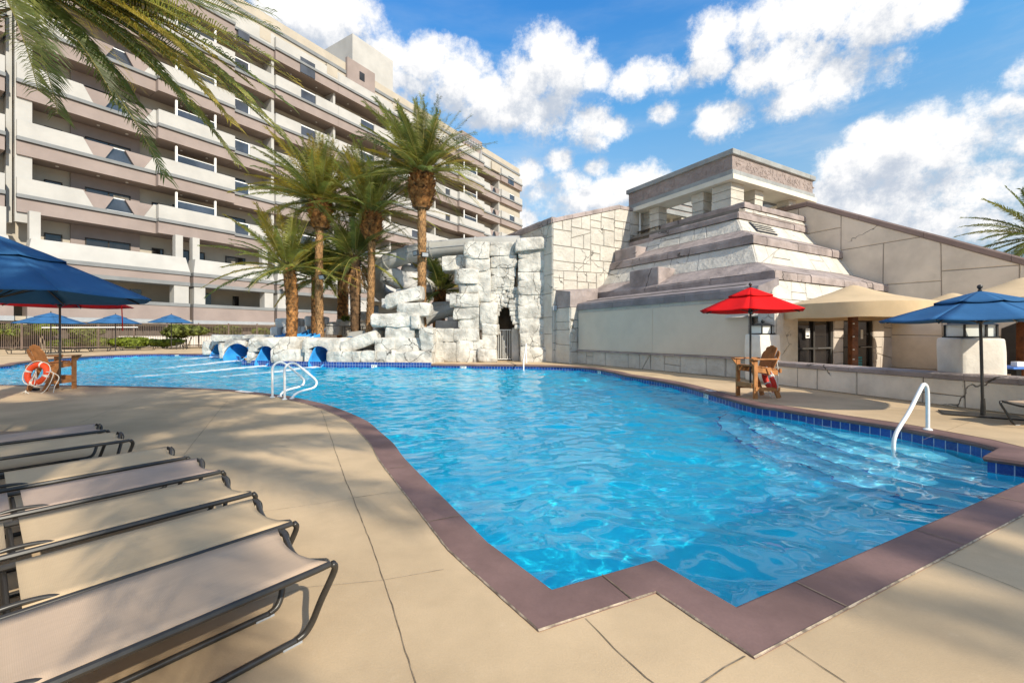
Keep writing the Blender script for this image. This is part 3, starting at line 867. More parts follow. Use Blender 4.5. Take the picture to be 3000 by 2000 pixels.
def stone_face(mb, corners, out, size=1.0, gap=0.016, raise_=0.035, seed=0, diag=0.12, aspect=1.5, mi=0, mg=1, poly=None):
    """corners BL, BR, TR, TL: a wall of separately raised stones over a dark joint plane"""
    BL, BR, TR, TL = [V(c) for c in corners]
    out = V(out).normalized()
    rnd = random.Random(seed)
    Wd = ((BR - BL).length + (TR - TL).length) / 2; Ht = ((TL - BL).length + (TR - BR).length) / 2
    def mp(p, lift=0.0):
        s, t = p.x / Wd, p.y / Ht
        return (BL.lerp(BR, s)).lerp(TL.lerp(TR, s), t) + out * lift
    base = poly if poly else [V((0, 0)), V((Wd, 0)), V((Wd, Ht)), V((0, Ht))]
    mb.add([mp(p) for p in base], [tuple(range(len(base)))], mg)
    for st in ashlar(base, size, rnd, diag, aspect=aspect):
        c = sum(st, V((0, 0))) / len(st)
        def inset(d):
            r = []
            m = len(st)
            for i in range(m):
                p0, p1, p2 = st[i - 1], st[i], st[(i + 1) % m]
                d1, d2 = (p1 - p0), (p2 - p1)
                if d1.length < 1e-6 or d2.length < 1e-6: continue
                n1, n2 = V((-d1.y, d1.x)).normalized(), V((-d2.y, d2.x)).normalized()
                if (c - p1).dot(n1) < 0: n1.negate()
                if (c - p1).dot(n2) < 0: n2.negate()
                k = n1 + n2
                if k.length < 1e-3: continue
                k.normalize(); k *= d / max(.4, k.dot(n1))
                r.append(p1 + k)
            return r
        o_, i_ = inset(gap * .5), inset(gap * .5 + raise_ * .7)
        if len(o_) != len(i_) or len(o_) < 3: continue
        h = raise_ * rnd.uniform(.7, 1.25)
        n = len(o_)
        vs = [mp(p) for p in o_] + [mp(p, h) for p in i_]
        fs = [tuple(range(n, 2 * n))] + [(i, (i + 1) % n, n + (i + 1) % n, n + i) for i in range(n)]
        mb.add(vs, fs, mi)
def slab_row(mb, p, q, up, thick_dir, n, rnd, mi=0, gap=0.012, jit=0.02):
    """a row of coping stones along p->q: up = height vector, thick_dir = depth vector"""
    p, q = V(p), V(q); up, td = V(up), V(thick_dir)
    cuts = [0] + sorted((k + rnd.uniform(-.25, .25)) / n for k in range(1, n)) + [1]
    L = (q - p).length; d = (q - p).normalized()
    for a, b in zip(cuts[:-1], cuts[1:]):
        x0, x1 = p.lerp(q, a) + d * gap / 2, p.lerp(q, b) - d * gap / 2
        j = td.normalized() * rnd.uniform(-jit, jit) ; z = up.normalized() * rnd.uniform(-jit, jit) * .6
        c = .04
        # chamfered section
        sec = [V((0, 0, 0)), up * .75, up * 1.0 + td.normalized() * c * 1.2, up + td, td]
        A = [x0 - j + s for s in sec]; B = [x1 - j + s for s in sec]
        A[2] += z; B[2] += z; A[3] += z; B[3] += z
        n5 = 5
        fs = [tuple(range(4, -1, -1)), tuple(range(5, 10))] + [(i, (i + 1) % 5, 5 + (i + 1) % 5, 5 + i) for i in range(5)]
        mb.add(A + B, fs, mi)

temple = thing('stone_temple', 'stepped white stone pyramid with mauve ledges and an open pavilion on top', 'pool building', PF(5, 5, 0))
ST = [M['stone'], M['stone_gap']]
rt = random.Random(5)
outL, outR = -PE, -PA
WING_L, WING_R = 10.3, 10.8
# tiers: fascia front corner (a, e), z top, fascia height, wall-foot offset, left end a, right end e
T4 = dict(z=3.13, h=.34, e=-.15)
tiers = [dict(a=-.20, e=1.6, z=3.82, h=.31, lend=9.6, foot=(-1.0, -.3, 2.1)),
         dict(a=1.63, e=3.3, z=5.67, h=.36, lend=WING_L, foot=(1.15, 2.75, 4.38)),
         dict(a=3.24, e=4.75, z=7.22, h=.30, lend=8.6, foot=(2.79, 4.35, 6.18)),
         dict(a=3.32, e=5.4, z=7.80, h=.27, lend=8.4, foot=(3.25, 5.25, 7.28))]
for k, t in enumerate(tiers):
    a, e, z, h = t['a'], t['e'], t['z'], t['h']
    fa, fe, fz = t['foot']
    wt = z - h                                        # wall top
    ta, te = a + .12, e + .12
    nxt = tiers[k + 1]['foot'] if k < 3 else (a + .6, e + .6, z)
    mbw = MB()
    sz = [1.25, 1.15, 1.0, .8][k]
    if k > 0:
        stone_face(mbw, [PF(WING_L, fe, fz), PF(fa, fe, fz), PF(ta, te, wt), PF(WING_L, te, wt)], outL, sz, seed=10 + k)
    stone_face(mbw, [PF(fa, fe, fz), PF(fa, WING_R, fz), PF(ta, WING_R, wt), PF(ta, te, wt)], outR, sz, seed=20 + k)
    if k == 0:   # slanted cheek under the first ledge
        mbw.add([PF(fa, fe, fz), PF(ta, te, wt), PF(ta + .6, te, wt - .4), PF(ta + .6, fe + .02, fz)], [(0, 1, 2, 3)], 0)
        mbw.add([PF(fa, fe, fz), PF(fa, WING_R, fz), PF(-.2, WING_R, fz + .05), PF(-.2, fe, fz + .05)], [(0, 1, 2, 3)], 0)
    w = mbw.build('tier_wall', ST, temple)
    mbc = MB()
    n1 = max(3, int((t['lend'] - a) / 1.3)); n2 = max(3, int((WING_R - e) / 1.2))
    slab_row(mbc, PF(t['lend'], e, wt), PF(a + .02, e, wt), (0, 0, h), PE * .5, n1, rt)
    slab_row(mbc, PF(a, e, wt), PF(a, WING_R, wt), (0, 0, h), PA * .5, n2, rt)
    # sloping ledge tops back to the next wall
    mbc.add([PF(WING_L, e + .03, z - .01), PF(a + .03, e + .03, z - .01), PF(nxt[0], nxt[1], nxt[2] + .02), PF(WING_L, nxt[1], nxt[2] + .02)], [(0, 1, 2, 3)])
    mbc.add([PF(a + .03, e + .03, z - .01), PF(a + .03, WING_R, z - .01), PF(nxt[0], WING_R, nxt[2] + .02), PF(nxt[0], nxt[1], nxt[2] + .02)], [(0, 1, 2, 3)])
    mbc.build('ledge_coping', M['pink'], temple)
# pale cornice over the screen with its sloping roof
mbc = MB()
slab_row(mbc, PF(9.0, -.15, T4['z'] - .34), PF(-.6, -.15, T4['z'] - .34), (0, 0, .34), PE * .6, 7, rt, jit=.01)
mbc.add([PF(9.0, -.12, 3.12), PF(-.6, -.12, 3.12), PF(-.25, 1.72, 3.56), PF(9.0, 1.72, 3.56)], [(0, 1, 2, 3)])
mbc.add([PF(-.6, -.14, 2.8), PF(-.6, -.12, 3.12), PF(-.25, 1.72, 3.56), PF(-.25, 1.72, 2.8)], [(0, 1, 2, 3)])
mbc.build('ledge_coping', pm('mauve_grey_coping', (0.27, 0.235, 0.235), 0.85, 0.13, 1.3, 0.8, 4.0, 0.2, bdist=0.05, cracks=(0.8, 0.02, .6)), temple)
# pool-side wall that carries the screen
mbw = MB()
stone_face(mbw, [PF(9.2, -.05, 0), PF(-.5, -.05, 0), PF(-.5, -.05, .70), PF(9.2, -.05, .70)], outL, .8, seed=40, diag=.1)
stone_face(mbw, [PF(9.2, .1, .7), PF(-.7, .1, .7), PF(-.7, .1, 2.9), PF(9.2, .1, 2.9)], outL, 1.0, seed=41)
stone_face(mbw, [PF(-.72, -.35, 0), PF(-1.3, -.35, 0), PF(-1.3, -.35, 2.25), PF(-.72, -.35, 2.25)], outL, .8, seed=43)
mbw.hexa([PF(-.72, -.34, 0), PF(-1.3, -.34, 0), PF(-1.3, .9, 0), PF(-.72, .9, 0)], [PF(-.72, -.34, 2.25), PF(-1.3, -.34, 2.25), PF(-1.3, .9, 2.25), PF(-.72, .9, 2.25)], 0)
mbw.add([PF(9.2, -.07, 2.62), PF(-.55, -.07, 2.62), PF(-.55, -.07, 2.8), PF(9.2, -.07, 2.8)], [(0, 1, 2, 3)], 0)
mbw.build('screen_wall', ST, temple)
mbc = MB(); slab_row(mbc, PF(9.0, -.16, .66), PF(-.65, -.16, .66), (0, 0, .09), PE * .3, 6, rt, jit=.005); mbc.build('ledge_coping', M['pink'], temple)
# stone end pier left of the screen, mauve capped
mbw = MB()
for (a0, a1, e0, z0, z1, sd) in [(9.0, 10.32, -.55, 0, 2.95, 44)]:
    stone_face(mbw, [PF(a1, e0, z0), PF(a0, e0, z0), PF(a0, e0, z1), PF(a1, e0, z1)], outL, .8, seed=sd)
    stone_face(mbw, [PF(a0, e0, z0), PF(a0, .2, z0), PF(a0, .2, z1), PF(a0, e0, z1)], outR, .8, seed=sd + 1)
mbw.build('end_pier', ST, temple)
mbc = MB()
mbc.hexa([PF(10.32, -.6, 2.95), PF(8.95, -.6, 2.95), PF(8.95, 1.2, 2.95), PF(10.32, 1.2, 2.95)], [PF(10.32, -.55, 3.95), PF(9.0, -.55, 3.75), PF(9.0, 1.3, 4.0), PF(10.32, 1.3, 4.1)])
mbc.build('pier_cap', M['pink'], temple)
mbc = MB(); mbc.box(PF(10.2, -.68, 2.95), .22, .12, .25); mbc.build('wall_lamp', M['greybox'], temple)
# mauve blocks standing on the ledges
for (a0, a1, e0, e1, z0, z1) in [(5.26, 7.13, 1.75, 2.9, 3.7, 4.72), (8.5, 10.2, 3.6, 4.6, 5.5, 6.46), (8.3, 10.2, 4.75, 5.6, 6.4, 7.05)]:
    mbc = MB(); mbc.hexa([PF(a1, e0, z0), PF(a0, e0, z0), PF(a0, e1, z0), PF(a1, e1, z0)], [PF(a1, e0, z1), PF(a0, e0, z1), PF(a0, e1, z1), PF(a1, e1, z1)])
    mbc.build('ledge_block', M['pink'], temple, bevel=.05)
# left wing wall
wl = WING_L
mbw = MB()
e0, e1, e2 = -.75, 4.1, 8.5
z0, z1 = 7.57, 9.02
Wd = e2 - e0
poly = [V((0, 0)), V((Wd, 0)), V((Wd, z1)), V((e1 - e0, z1)), V((0, z0))]
stone_face(mbw, [PF(wl, e0, 0), PF(wl, e2, 0), PF(wl, e2, z1), PF(wl, e0, z1)], outR, 1.0, gap=.022, seed=52, diag=.06, aspect=1.25, poly=poly)
stone_face(mbw, [PF(wl + 8, e0, 0), PF(wl, e0, 0), PF(wl, e0, z0), PF(wl + 8, e0, z0)], outL, 1.0, seed=53)
mbw.build('wing_wall', ST, temple)
mbc = MB()
slab_row(mbc, PF(wl - .06, e0 - .05, z0), PF(wl - .06, e1, z1), (0, 0, .24), PA * .6, 7, rt)
slab_row(mbc, PF(wl - .06, e1 + .02, z1), PF(wl - .06, e2, z1), (0, 0, .22), PA * .6, 4, rt)
slab_row(mbc, PF(wl + 8, e0 - .08, z0 - .02), PF(wl, e0 - .08, z0 - .02), (0, 0, .34), PE * .6, 6, rt)
mbc.hexa([PF(wl + 8, e0 + .5, z0), PF(wl + 2, e0 + .5, z0), PF(wl + 2, e0 + 2, z0), PF(wl + 8, e0 + 2, z0)], [PF(wl + 8, e0 + .5, z0 + .6), PF(wl + 2, e0 + .5, z0 + .6), PF(wl + 2, e0 + 2, z0 + .6), PF(wl + 8, e0 + 2, z0 + .6)])
mbc.build('ledge_coping', M['pink'], temple)
# right wing wall
wr_ = WING_R
mbw = MB()
aR0, aR1, aR2 = 6.0, 3.24, -9.5
zR = 8.35; sl = (8.35 - 4.16) / (3.24 + 4.32)
zEnd = zR - sl * (aR1 - aR2)
Wd = aR0 - aR2
poly = [V((0, 0)), V((Wd, 0)), V((Wd, zEnd)), V((aR0 - aR1, zR)), V((0, zR))]
stone_face(mbw, [PF(aR0, wr_, 0), PF(aR2, wr_, 0), PF(aR2, wr_, zR), PF(aR0, wr_, zR)], outL, 1.9, gap=.018, seed=61, diag=.08, aspect=1.6, poly=poly)
mbw.build('wing_wall', [pm('beige_stone', (0.66, 0.585, 0.49), 0.85, 0.08, .8, 0.5, 3.0, 0.2, bdist=.06, cracks=(.5, .012, .60)), M['stone_gap']], temple)
mbc = MB()
slab_row(mbc, PF(aR0, wr_ - .08, zR), PF(aR1, wr_ - .08, zR), (0, 0, .26), PE * .7, 2, rt, jit=.005)
slab_row(mbc, PF(aR1, wr_ - .08, zR), PF(aR2, wr_ - .08, zEnd), (0, 0, .28), PE * .7, 5, rt, jit=.005)
mbc.build('ledge_coping', pm('brown_coping', (0.25, 0.185, 0.165), .85, .08, 1.0, .4, 5.0, bdist=.03), temple)
# bar opening in the right wing
mb = MB()
pts = [(-3.7, .0), (-6.4, .0), (-6.4, 2.0), (-4.2, 2.0), (-3.75, 1.75)]
mb.prism([PF(a, wr_ - .06, z) for a, z in pts], PE * .05)
op = mb.build('bar_opening', M['bstripe'], temple)
# recess wall with two glazed door units under the tier
aD = -.3
eds = [(e_at(2330, aD), e_at(2440, aD)), (e_at(2469, aD), e_at(2556, aD))]
cur = -.2
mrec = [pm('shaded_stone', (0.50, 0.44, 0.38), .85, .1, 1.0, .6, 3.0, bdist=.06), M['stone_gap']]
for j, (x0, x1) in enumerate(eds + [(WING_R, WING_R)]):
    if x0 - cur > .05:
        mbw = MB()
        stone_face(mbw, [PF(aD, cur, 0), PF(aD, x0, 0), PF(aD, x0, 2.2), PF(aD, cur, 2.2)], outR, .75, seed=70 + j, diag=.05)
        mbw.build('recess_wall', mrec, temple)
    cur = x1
for (x0, x1) in eds:
    mb = MB()
    mb.hexa([PF(aD + .1, x0, 0), PF(aD + .1, x1, 0), PF(aD + .16, x1, 0), PF(aD + .16, x0, 0)], [PF(aD + .1, x0, 2.2), PF(aD + .1, x1, 2.2), PF(aD + .16, x1, 2.2), PF(aD + .16, x0, 2.2)])
    dr = mb.build('door', M['window'], temple)
    mb = MB()
    n = 2
    def fr(e0_, e1_, z0_, z1_, pr=.0):
        mb.hexa([PF(aD + .02 - pr, e0_, z0_), PF(aD + .02 - pr, e1_, z0_), PF(aD + .095, e1_, z0_), PF(aD + .095, e0_, z0_)], [PF(aD + .02 - pr, e0_, z1_), PF(aD + .02 - pr, e1_, z1_), PF(aD + .095, e1_, z1_), PF(aD + .095, e0_, z1_)])
    fr(x0, x0 + .12, 0, 2.2); fr(x1 - .12, x1, 0, 2.2); fr(x0 + .121, x1 - .121, 2.08, 2.2)
    xm = (x0 + x1) / 2
    fr(xm - .06, xm + .06, 0, 2.079)
    fr(x0 + .121, xm - .061, .95, 1.02); fr(xm + .061, x1 - .121, .95, 1.02)
    mb.build('door_frame', M['bstripe'], dr)
    mb = MB(); mb.tube([PF(aD - .06, xm + .1, .985), PF(aD - .06, x1 - .2, .985)], .018, 6); mb.build('handle', M['chrome'], dr)
# louvred vent on the third tier
t = tiers[2]
def tw(e, f, off=0.0):      # point on the sloped right face of tier 2, f from foot to top
    fa, fe, fz = t['foot']; wt = t['z'] - t['h']
    return PF(fa + (t['a'] + .12 - fa) * f - .075 - off, e, fz + (wt - fz) * f)
x0, x1 = e_at(2218, 2.8), e_at(2280, 2.8)
mb = MB()
for f in np.linspace(.22, .72, 4):
    p, q = tw(x0, f, .08), tw(x1, f, .08)
    mb.obox(p, q - p, PA * .03, V((0, 0, .032)))
mb.build('louvre_vent', M['stone'], temple)
mb = MB(); mb.add([tw(x0, .15), tw(x1, .15), tw(x1, .88), tw(x0, .88)], [(0, 1, 2, 3)]); mb.build('vent_opening', M['black'], temple)
# pavilion on top
ca, ce, la, le = 3.8, 5.2, 10.85, 12.77
def ring(z0, z1, ins, mat, name, th=.6, bevel=0.0):
    mb = MB()
    a0, a1, e0_, e1_ = ca + ins, la - ins, ce + ins, le - ins
    for (p, q, r_, s_) in [((a0, e0_), (a1, e0_), (a1, e0_ + th), (a0, e0_ + th)), ((a0, e1_ - th), (a1, e1_ - th), (a1, e1_), (a0, e1_)),
                           ((a0, e0_ + th), (a0 + th, e0_ + th), (a0 + th, e1_ - th), (a0, e1_ - th)), ((a1 - th, e0_ + th), (a1, e0_ + th), (a1, e1_ - th), (a1 - th, e1_ - th))]:
        mb.hexa([PF(*p, z0), PF(*q, z0), PF(*r_, z0), PF(*s_, z0)], [PF(*p, z1), PF(*q, z1), PF(*r_, z1), PF(*s_, z1)])
    return mb.build(name, mat, pav, bevel=bevel)
pav = temple
ring(10.20, 10.46, -.02, M['slate'], 'pavilion_cap', bevel=.03)
ring(9.47, 10.20, .10, M['frieze'], 'pavilion_frieze')
ring(9.22, 9.47, .02, M['slate'], 'pavilion_band', bevel=.02)
ring(8.98, 9.22, -.05, M['soffit'], 'pavilion_beam', 1.35)
# raised relief marks on the frieze
mb = MB(); rr = random.Random(9)
def glyph(org, ax, out):
    L = 6.8 if ax is PA else 7.3
    x = .25
    while x < L:
        w = rr.uniform(.18, .42)
        for k_ in range(rr.randint(4, 7)):
            px, pz_ = x + rr.uniform(0, w), 9.55 + rr.uniform(0, .5)
            ang = rr.choice([0, 0, 1.57, 1.57, .7, -.7, 2.2]); l = rr.uniform(.08, .26)
            p = org + ax * px + V((0, 0, pz_)); d = ax * math.cos(ang) * l + V((0, 0, math.sin(ang) * l))
            if p.z + d.z > 10.17 or p.z + d.z < 9.5: continue
            mb.bar(p - out * .003, p + d - out * .003, .04, .035, up=out)
        x += w + .08
glyph(PF(ca + .1, ce + .1, 0), PA, -PE); glyph(PF(ca + .1, ce + .1, 0), PE, -PA)
mb.build('frieze_relief', M['frieze'], temple)
cols = [(4.62, 6.02, .54), (a_at(2056, 5.95), 5.95, .36), (a_at(1928, 5.95), 5.95, .36), (4.55, e_at(2204, 4.55), .36), (4.55, e_at(2304, 4.55), .36), (4.55, e_at(2350, 4.55), .42),
        (10.0, 6.4, .4), (9.9, 11.8, .5), (9.9, 9.0, .36)]
for ci, (a, e, hw) in enumerate(cols):
    mb = MB()
    zz0 = 7.5
    zs = [7.6, 8.02, 8.5, 8.98] if ci % 2 else [7.6, 8.2, 8.62, 8.98]
    for z0_, z1_ in zip(zs[:-1], zs[1:]):
        j = .012 * (1 if int(z0_ * 10) % 2 else -1)
        h_ = hw + j
        mb.hexa([PF(a - h_, e - h_, z0_ + .008), PF(a + h_, e - h_, z0_ + .008), PF(a + h_, e + h_, z0_ + .008), PF(a - h_, e + h_, z0_ + .008)],
                [PF(a - h_, e - h_, z1_ - .008), PF(a + h_, e - h_, z1_ - .008), PF(a + h_, e + h_, z1_ - .008), PF(a - h_, e + h_, z1_ - .008)])
    mb.build('column', M['stone'], temple, bevel=.02)
# roof beams seen inside the pavilion
mb = MB()
for k_ in range(7):
    a = 5.2 + k_ * .85
    mb.hexa([PF(a, 6.6, 9.0), PF(a + .18, 6.6, 9.0), PF(a + .18, 11.8, 9.0), PF(a, 11.8, 9.0)], [PF(a, 6.6, 9.25), PF(a + .18, 6.6, 9.25), PF(a + .18, 11.8, 9.25), PF(a, 11.8, 9.25)])
mb.build('roof_beam', M['slate'], temple)
mb = MB()
mb.hexa([PF(4.4, 5.8, 7.45), PF(10.4, 5.8, 7.45), PF(10.4, 12.3, 7.45), PF(4.4, 12.3, 7.45)], [PF(4.4, 5.8, 7.7), PF(10.4, 5.8, 7.7), PF(10.4, 12.3, 7.7), PF(4.4, 12.3, 7.7)])
mb.hexa([PF(8.2, 9.0, 7.7), PF(10.2, 9.0, 7.7), PF(10.2, 9.3, 7.7), PF(8.2, 9.3, 7.7)], [PF(8.2, 9.0, 8.98), PF(10.2, 9.0, 8.98), PF(10.2, 9.3, 8.98), PF(8.2, 9.3, 8.98)])
mb.build('pavilion_floor', M['soffit'], temple)
# solid core so no light leaks through the stepped mass
mb = MB()
for (a0, e0_, z0, z1) in [(.2, .5, 0, 3.3), (1.8, 3.4, 3.2, 5.2), (3.3, 4.9, 5.0, 7.4)]:
    mb.hexa([PF(a0, e0_, z0), PF(10.2, e0_, z0), PF(10.2, 10.7, z0), PF(a0, 10.7, z0)], [PF(a0, e0_, z1), PF(10.2, e0_, z1), PF(10.2, 10.7, z1), PF(a0, 10.7, z1)])
mb.hexa([PF(10.4, -.6, 0), PF(18, -.6, 0), PF(18, 8.4, 0), PF(10.4, 8.4, 0)], [PF(10.4, -.6, 7.5), PF(18, -.6, 7.5), PF(18, 8.4, 7.5), PF(10.4, 8.4, 7.5)])
mb.build('wall_core', M['stone_gap'], temple)
# closed red parasol and pale posts on the roof terrace behind the left wing
pp = PF(wl + 1.2, 6.2, 0); pp = Q(1845, 640, PF(wl + 1.0, 5.0, 0).y + .6)
# roller screen on the pool side wall
scr = thing('roller_screen', 'wide grey fabric screen pulled down over the pool side wall', 'screen', PF(4, -.2, .7))
mb = MB()
aS0, aS1 = a_at(1694.6, -.12), -.35
am = (aS0 + aS1) * .46
for (x, y) in ((aS0, am + .006), (am - .006, aS1)):
    mb.hexa([PF(x, -.125, .77), PF(y, -.125, .77), PF(y, -.105, .77), PF(x, -.105, .77)], [PF(x, -.125, 2.63), PF(y, -.125, 2.63), PF(y, -.105, 2.63), PF(x, -.105, 2.63)])
mb.build('screen_fabric', M['screen'], scr)
mb = MB(); mb.tube([PF(aS0, -.15, .765), PF(aS1, -.15, .765)], .022, 6); mb.build('bottom_bar', M['screen'], scr)
mb = MB(); mb.hexa([PF(aS1, -.14, .75), PF(aS1 - .06, -.14, .75), PF(aS1 - .06, -.08, .75), PF(aS1, -.08, .75)], [PF(aS1, -.14, 2.65), PF(aS1 - .06, -.14, 2.65), PF(aS1 - .06, -.08, 2.65), PF(aS1, -.08, 2.65)])
mb.build('side_channel', M['bstripe'], scr)
# ================================================================ ARTIFICIAL ROCKWORK AND WATER SLIDES
_grid = {}
def cube_grid(n):
    if n in _grid: return _grid[n]
    idx = {}; vs = []; fs = []
    def vid(p):
        key = tuple(round(c * 1000) for c in p)
        if key not in idx: idx[key] = len(vs); vs.append(p)
        return idx[key]
    L = [-1, -.95] + [-.95 + 1.9 * i / (n - 2) for i in range(1, n - 2)] + [.95, 1]
    for ax in range(3):
        for sg in (-1, 1):
            for i in range(n):
                for j in range(n):
                    q = []
                    for (a, b) in ((i, j), (i + 1, j), (i + 1, j + 1), (i, j + 1)):
                        p = [0, 0, 0]; p[ax] = sg; p[(ax + 1) % 3] = L[a]; p[(ax + 2) % 3] = L[b]
                        q.append(vid(tuple(p)))
                    fs.append(tuple(q) if sg > 0 else tuple(q[::-1]))
    _grid[n] = (vs, fs); return _grid[n]
class RockMB(MB):
    def rock(s, c, sx, sy, sz, rot=None, seed=0, n=9, k=9.0, amp=0.05, shear=None, mi=0):
        c = V(c); vs0, fs = cube_grid(n); vs = []
        so = V((seed * 7.13, seed * 3.71, seed * 1.37))
        sc = min(sx, sy, sz)
        rk = random.Random(seed)
        planes = []
        for q in range(7):                    # chiselled facets
            d = V((rk.uniform(-1, 1), -abs(rk.uniform(.2, 1)), rk.uniform(-1, 1))).normalized()
            planes.append((d, rk.uniform(.86, 1.0)))
        for p in vs0:
            p = V(p)
            nk = (abs(p.x) ** k + abs(p.y) ** k + abs(p.z) ** k) ** (1 / k)
            q = p / nk
            for d, lim in planes:
                lim2 = lim * (abs(d.x) + abs(d.y) + abs(d.z)) * .97
                t = q.dot(d)
                if t > lim2: q = q - d * (t - lim2) * .8
            w = V((q.x * sx / 2, q.y * sy / 2, q.z * sz / 2))
            if shear: w.z += shear * w.x
            nv = noise.noise_vector((w + so) * 0.9) * amp * 1.2 + noise.noise_vector((w + so) * 2.6) * amp * .6
            w += nv
            if rot: w = rot @ w
            vs.append(c + w)
        s.add(vs, fs, mi)
_rs = [100]
def rk(parent, u0, v0, u1, v1, Y, D=1.0, tilt=0.0, mat='rock', amp=.045, k=44.0, name='rock_block', n=9, shear=None, yaw=0.0, grow=.012):
    a, b = Q(u0, v1, Y), Q(u1, v0, Y)
    c = (a + b) / 2; c.y += D / 2
    mb = RockMB(); _rs[0] += 1
    M3 = Matrix.Rotation(yaw, 3, 'Z') @ Matrix.Rotation(tilt, 3, 'Y') if (tilt or yaw) else None
    mb.rock(c, b.x - a.x + grow * 2, D, b.z - a.z + grow * 2, M3, _rs[0], n, k, amp, shear)
    return mb.build(name, M[mat], parent, smooth='auto')
isl = thing('rock_island', 'low white rock island with four slide mouths along the waterline', 'rockwork', (-8, 24, 0))
wallr = thing('rock_tower', 'tall stacked white rock tower with a corbelled arch over a white gate', 'rockwork', (-1.5, 25, 0))
Y0 = 22.85
# waterline course, right part
for (u0, u1) in [(957, 999), (999, 1056), (1056, 1099), (1099, 1155), (1155, 1266)]:
    rk(isl, u0, 1028, u1, 1066, Y0 - .05, 1.6)
# second course
rk(isl, 1096, 989, 1156, 1030, Y0 + .25, 1.6); rk(isl, 1154, 989, 1232, 1030, Y0 + .35, 1.5)
rk(isl, 1231, 962, 1268, 1030, Y0 + .15, 1.2, amp=.07)
rk(isl, 1128, 954, 1212, 992, Y0 + .4, 1.5); rk(isl, 1204, 958, 1240, 992, Y0 + .8, 1.4)
rk(isl, 1085, 918, 1226, 957, Y0 + .35, 1.5, amp=.07)
rk(isl, 1203, 924, 1228, 964, Y0 + .25, 1.0, k=9)
rk(isl, 1159, 886, 1256, 927, Y0 + .45, 1.3, k=16, amp=.08)
rk(isl, 1128, 851, 1232, 890, Y0 + .55, 1.3, k=16, amp=.07, shear=.30)
rk(isl, 1118, 874, 1160, 900, Y0 + 1.6, 1.0, mat='rock2')
# slanted slab
rk(isl, 994, 984, 1108, 1019, Y0 + .35, 1.5, tilt=R(-18), amp=.05)
# behind and between
rk(isl, 890, 1000, 1110, 1032, Y0 + 2.2, 1.2)
# left blocks with slide mouths: arches are cut by building around the mouths
def arch_block(parent, u0, v0, u1, v1, Y, D, hu0, hv0, hu1, seed, vb=None, mat='rock'):
    """block with an arched opening rising from its lower edge"""
    n = 26
    mbk = MB()
    top = []; bot = []
    cu, ru = (hu0 + hu1) / 2, (hu1 - hu0) / 2
    us = sorted(set([u0 + (u1 - u0) * i / n for i in range(n + 1)] + [cu + ru * math.cos(math.pi * i / 10) for i in range(11)]))
    rows = 7
    vs = []; cols = len(us)
    ed = 12.0
    grid = []
    for u in us:
        lo = v1
        if abs(u - cu) <= ru + 1e-6: lo = v1 - (v1 - hv0) * math.sqrt(max(0, 1 - ((u - cu) / ru) ** 2))
        e = min(1.0, min(u - u0, u1 - u) / ed)
        rise = (1 - math.sqrt(max(0, 1 - (1 - e) ** 2))) * 9
        col = []
        for r_ in range(rows):
            t = r_ / (rows - 1)
            v = lo + (v0 + rise - lo) * t
            back = (1 - math.sqrt(max(0, 1 - (1 - e) ** 2))) * .35 + (max(0, t - .7) / .3) ** 2 * .28
            p = Q(u, v, Y); p.y += back
            so = V((seed, 0, 0))
            p += noise.noise_vector((p + so) * 1.1) * .06 + noise.noise_vector((p + so) * 3.0) * .03
            col.append(p)
        grid.append(col)
    for col in grid:
        vs += [tuple(p) for p in col] + [(p.x, p.y + (D if i < rows - 1 else D), p.z) for i, p in enumerate(col)]
    K = rows * 2; fs = []
    for i in range(cols - 1):
        a, b = i * K, (i + 1) * K
        for r_ in range(rows - 1):
            fs.append((a + r_, b + r_, b + r_ + 1, a + r_ + 1))
        fs.append((a + rows - 1, b + rows - 1, b + K - 1, a + K - 1))       # top
        fs.append((b, a, a + rows, b + rows))                               # underside
    for i in (0, cols - 1):
        a = i * K
        for r_ in range(rows - 1): fs.append((a + r_, a + r_ + 1, a + rows + r_ + 1, a + rows + r_))
    mbk.add(vs, fs)
    return mbk.build('rock_block', M[mat], parent, smooth='auto')
YL = 24.0
arch_block(isl, 880, 988, 1010, 1032, YL - .7, 1.8, 902, 1013, 962, 3)
arch_block(isl, 722, 987, 868, 1030, YL + .1, 1.8, 752, 1012, 797, 4)
rk(isl, 793, 1024, 898, 1062, YL - .45, 1.6); rk(isl, 724, 1028, 742, 1062, YL + .1, 1.2)
rk(isl, 892, 1024, 906, 1062, YL - .75, 1.2)
arch_block(isl, 645, 996, 724, 1052, 28.6, 2.0, 652, 1006, 735, 5)
rk(isl, 640, 1004, 654, 1048, 28.5, 1.5)
arch_block(isl, 590, 995, 648, 1040, 32.5, 2.0, 616, 1006, 655, 6)
rk(isl, 590, 1000, 617, 1038, 32.4, 2.0)
rk(isl, 612, 981, 716, 999, 31.5, 2.0); rk(isl, 710, 981, 800, 992, 28.5, 2.0)
# upper grey rocks at the top of the blue slides
for (u0, v0, u1, v1) in [(803, 932, 868, 958), (790, 957, 815, 990), (825, 956, 880, 982), (889, 925, 930, 957), (880, 955, 895, 985)]:
    rk(isl, u0, v0, u1, v1, 29.0 + (u0 % 5) * .1, 2.0, mat='rock2', k=10)
for (u0, v0, u1, v1) in [(952, 950, 994, 982), (958, 942, 996, 958), (982, 934, 1052, 957), (1045, 912, 1092, 942), (1048, 936, 1100, 965), (1000, 955, 1055, 990)]:
    rk(isl, u0, v0, u1, v1, 30.0 + (u0 % 7) * .08, 1.6, mat='rock2' if u0 in (952,) else 'rock', k=10)
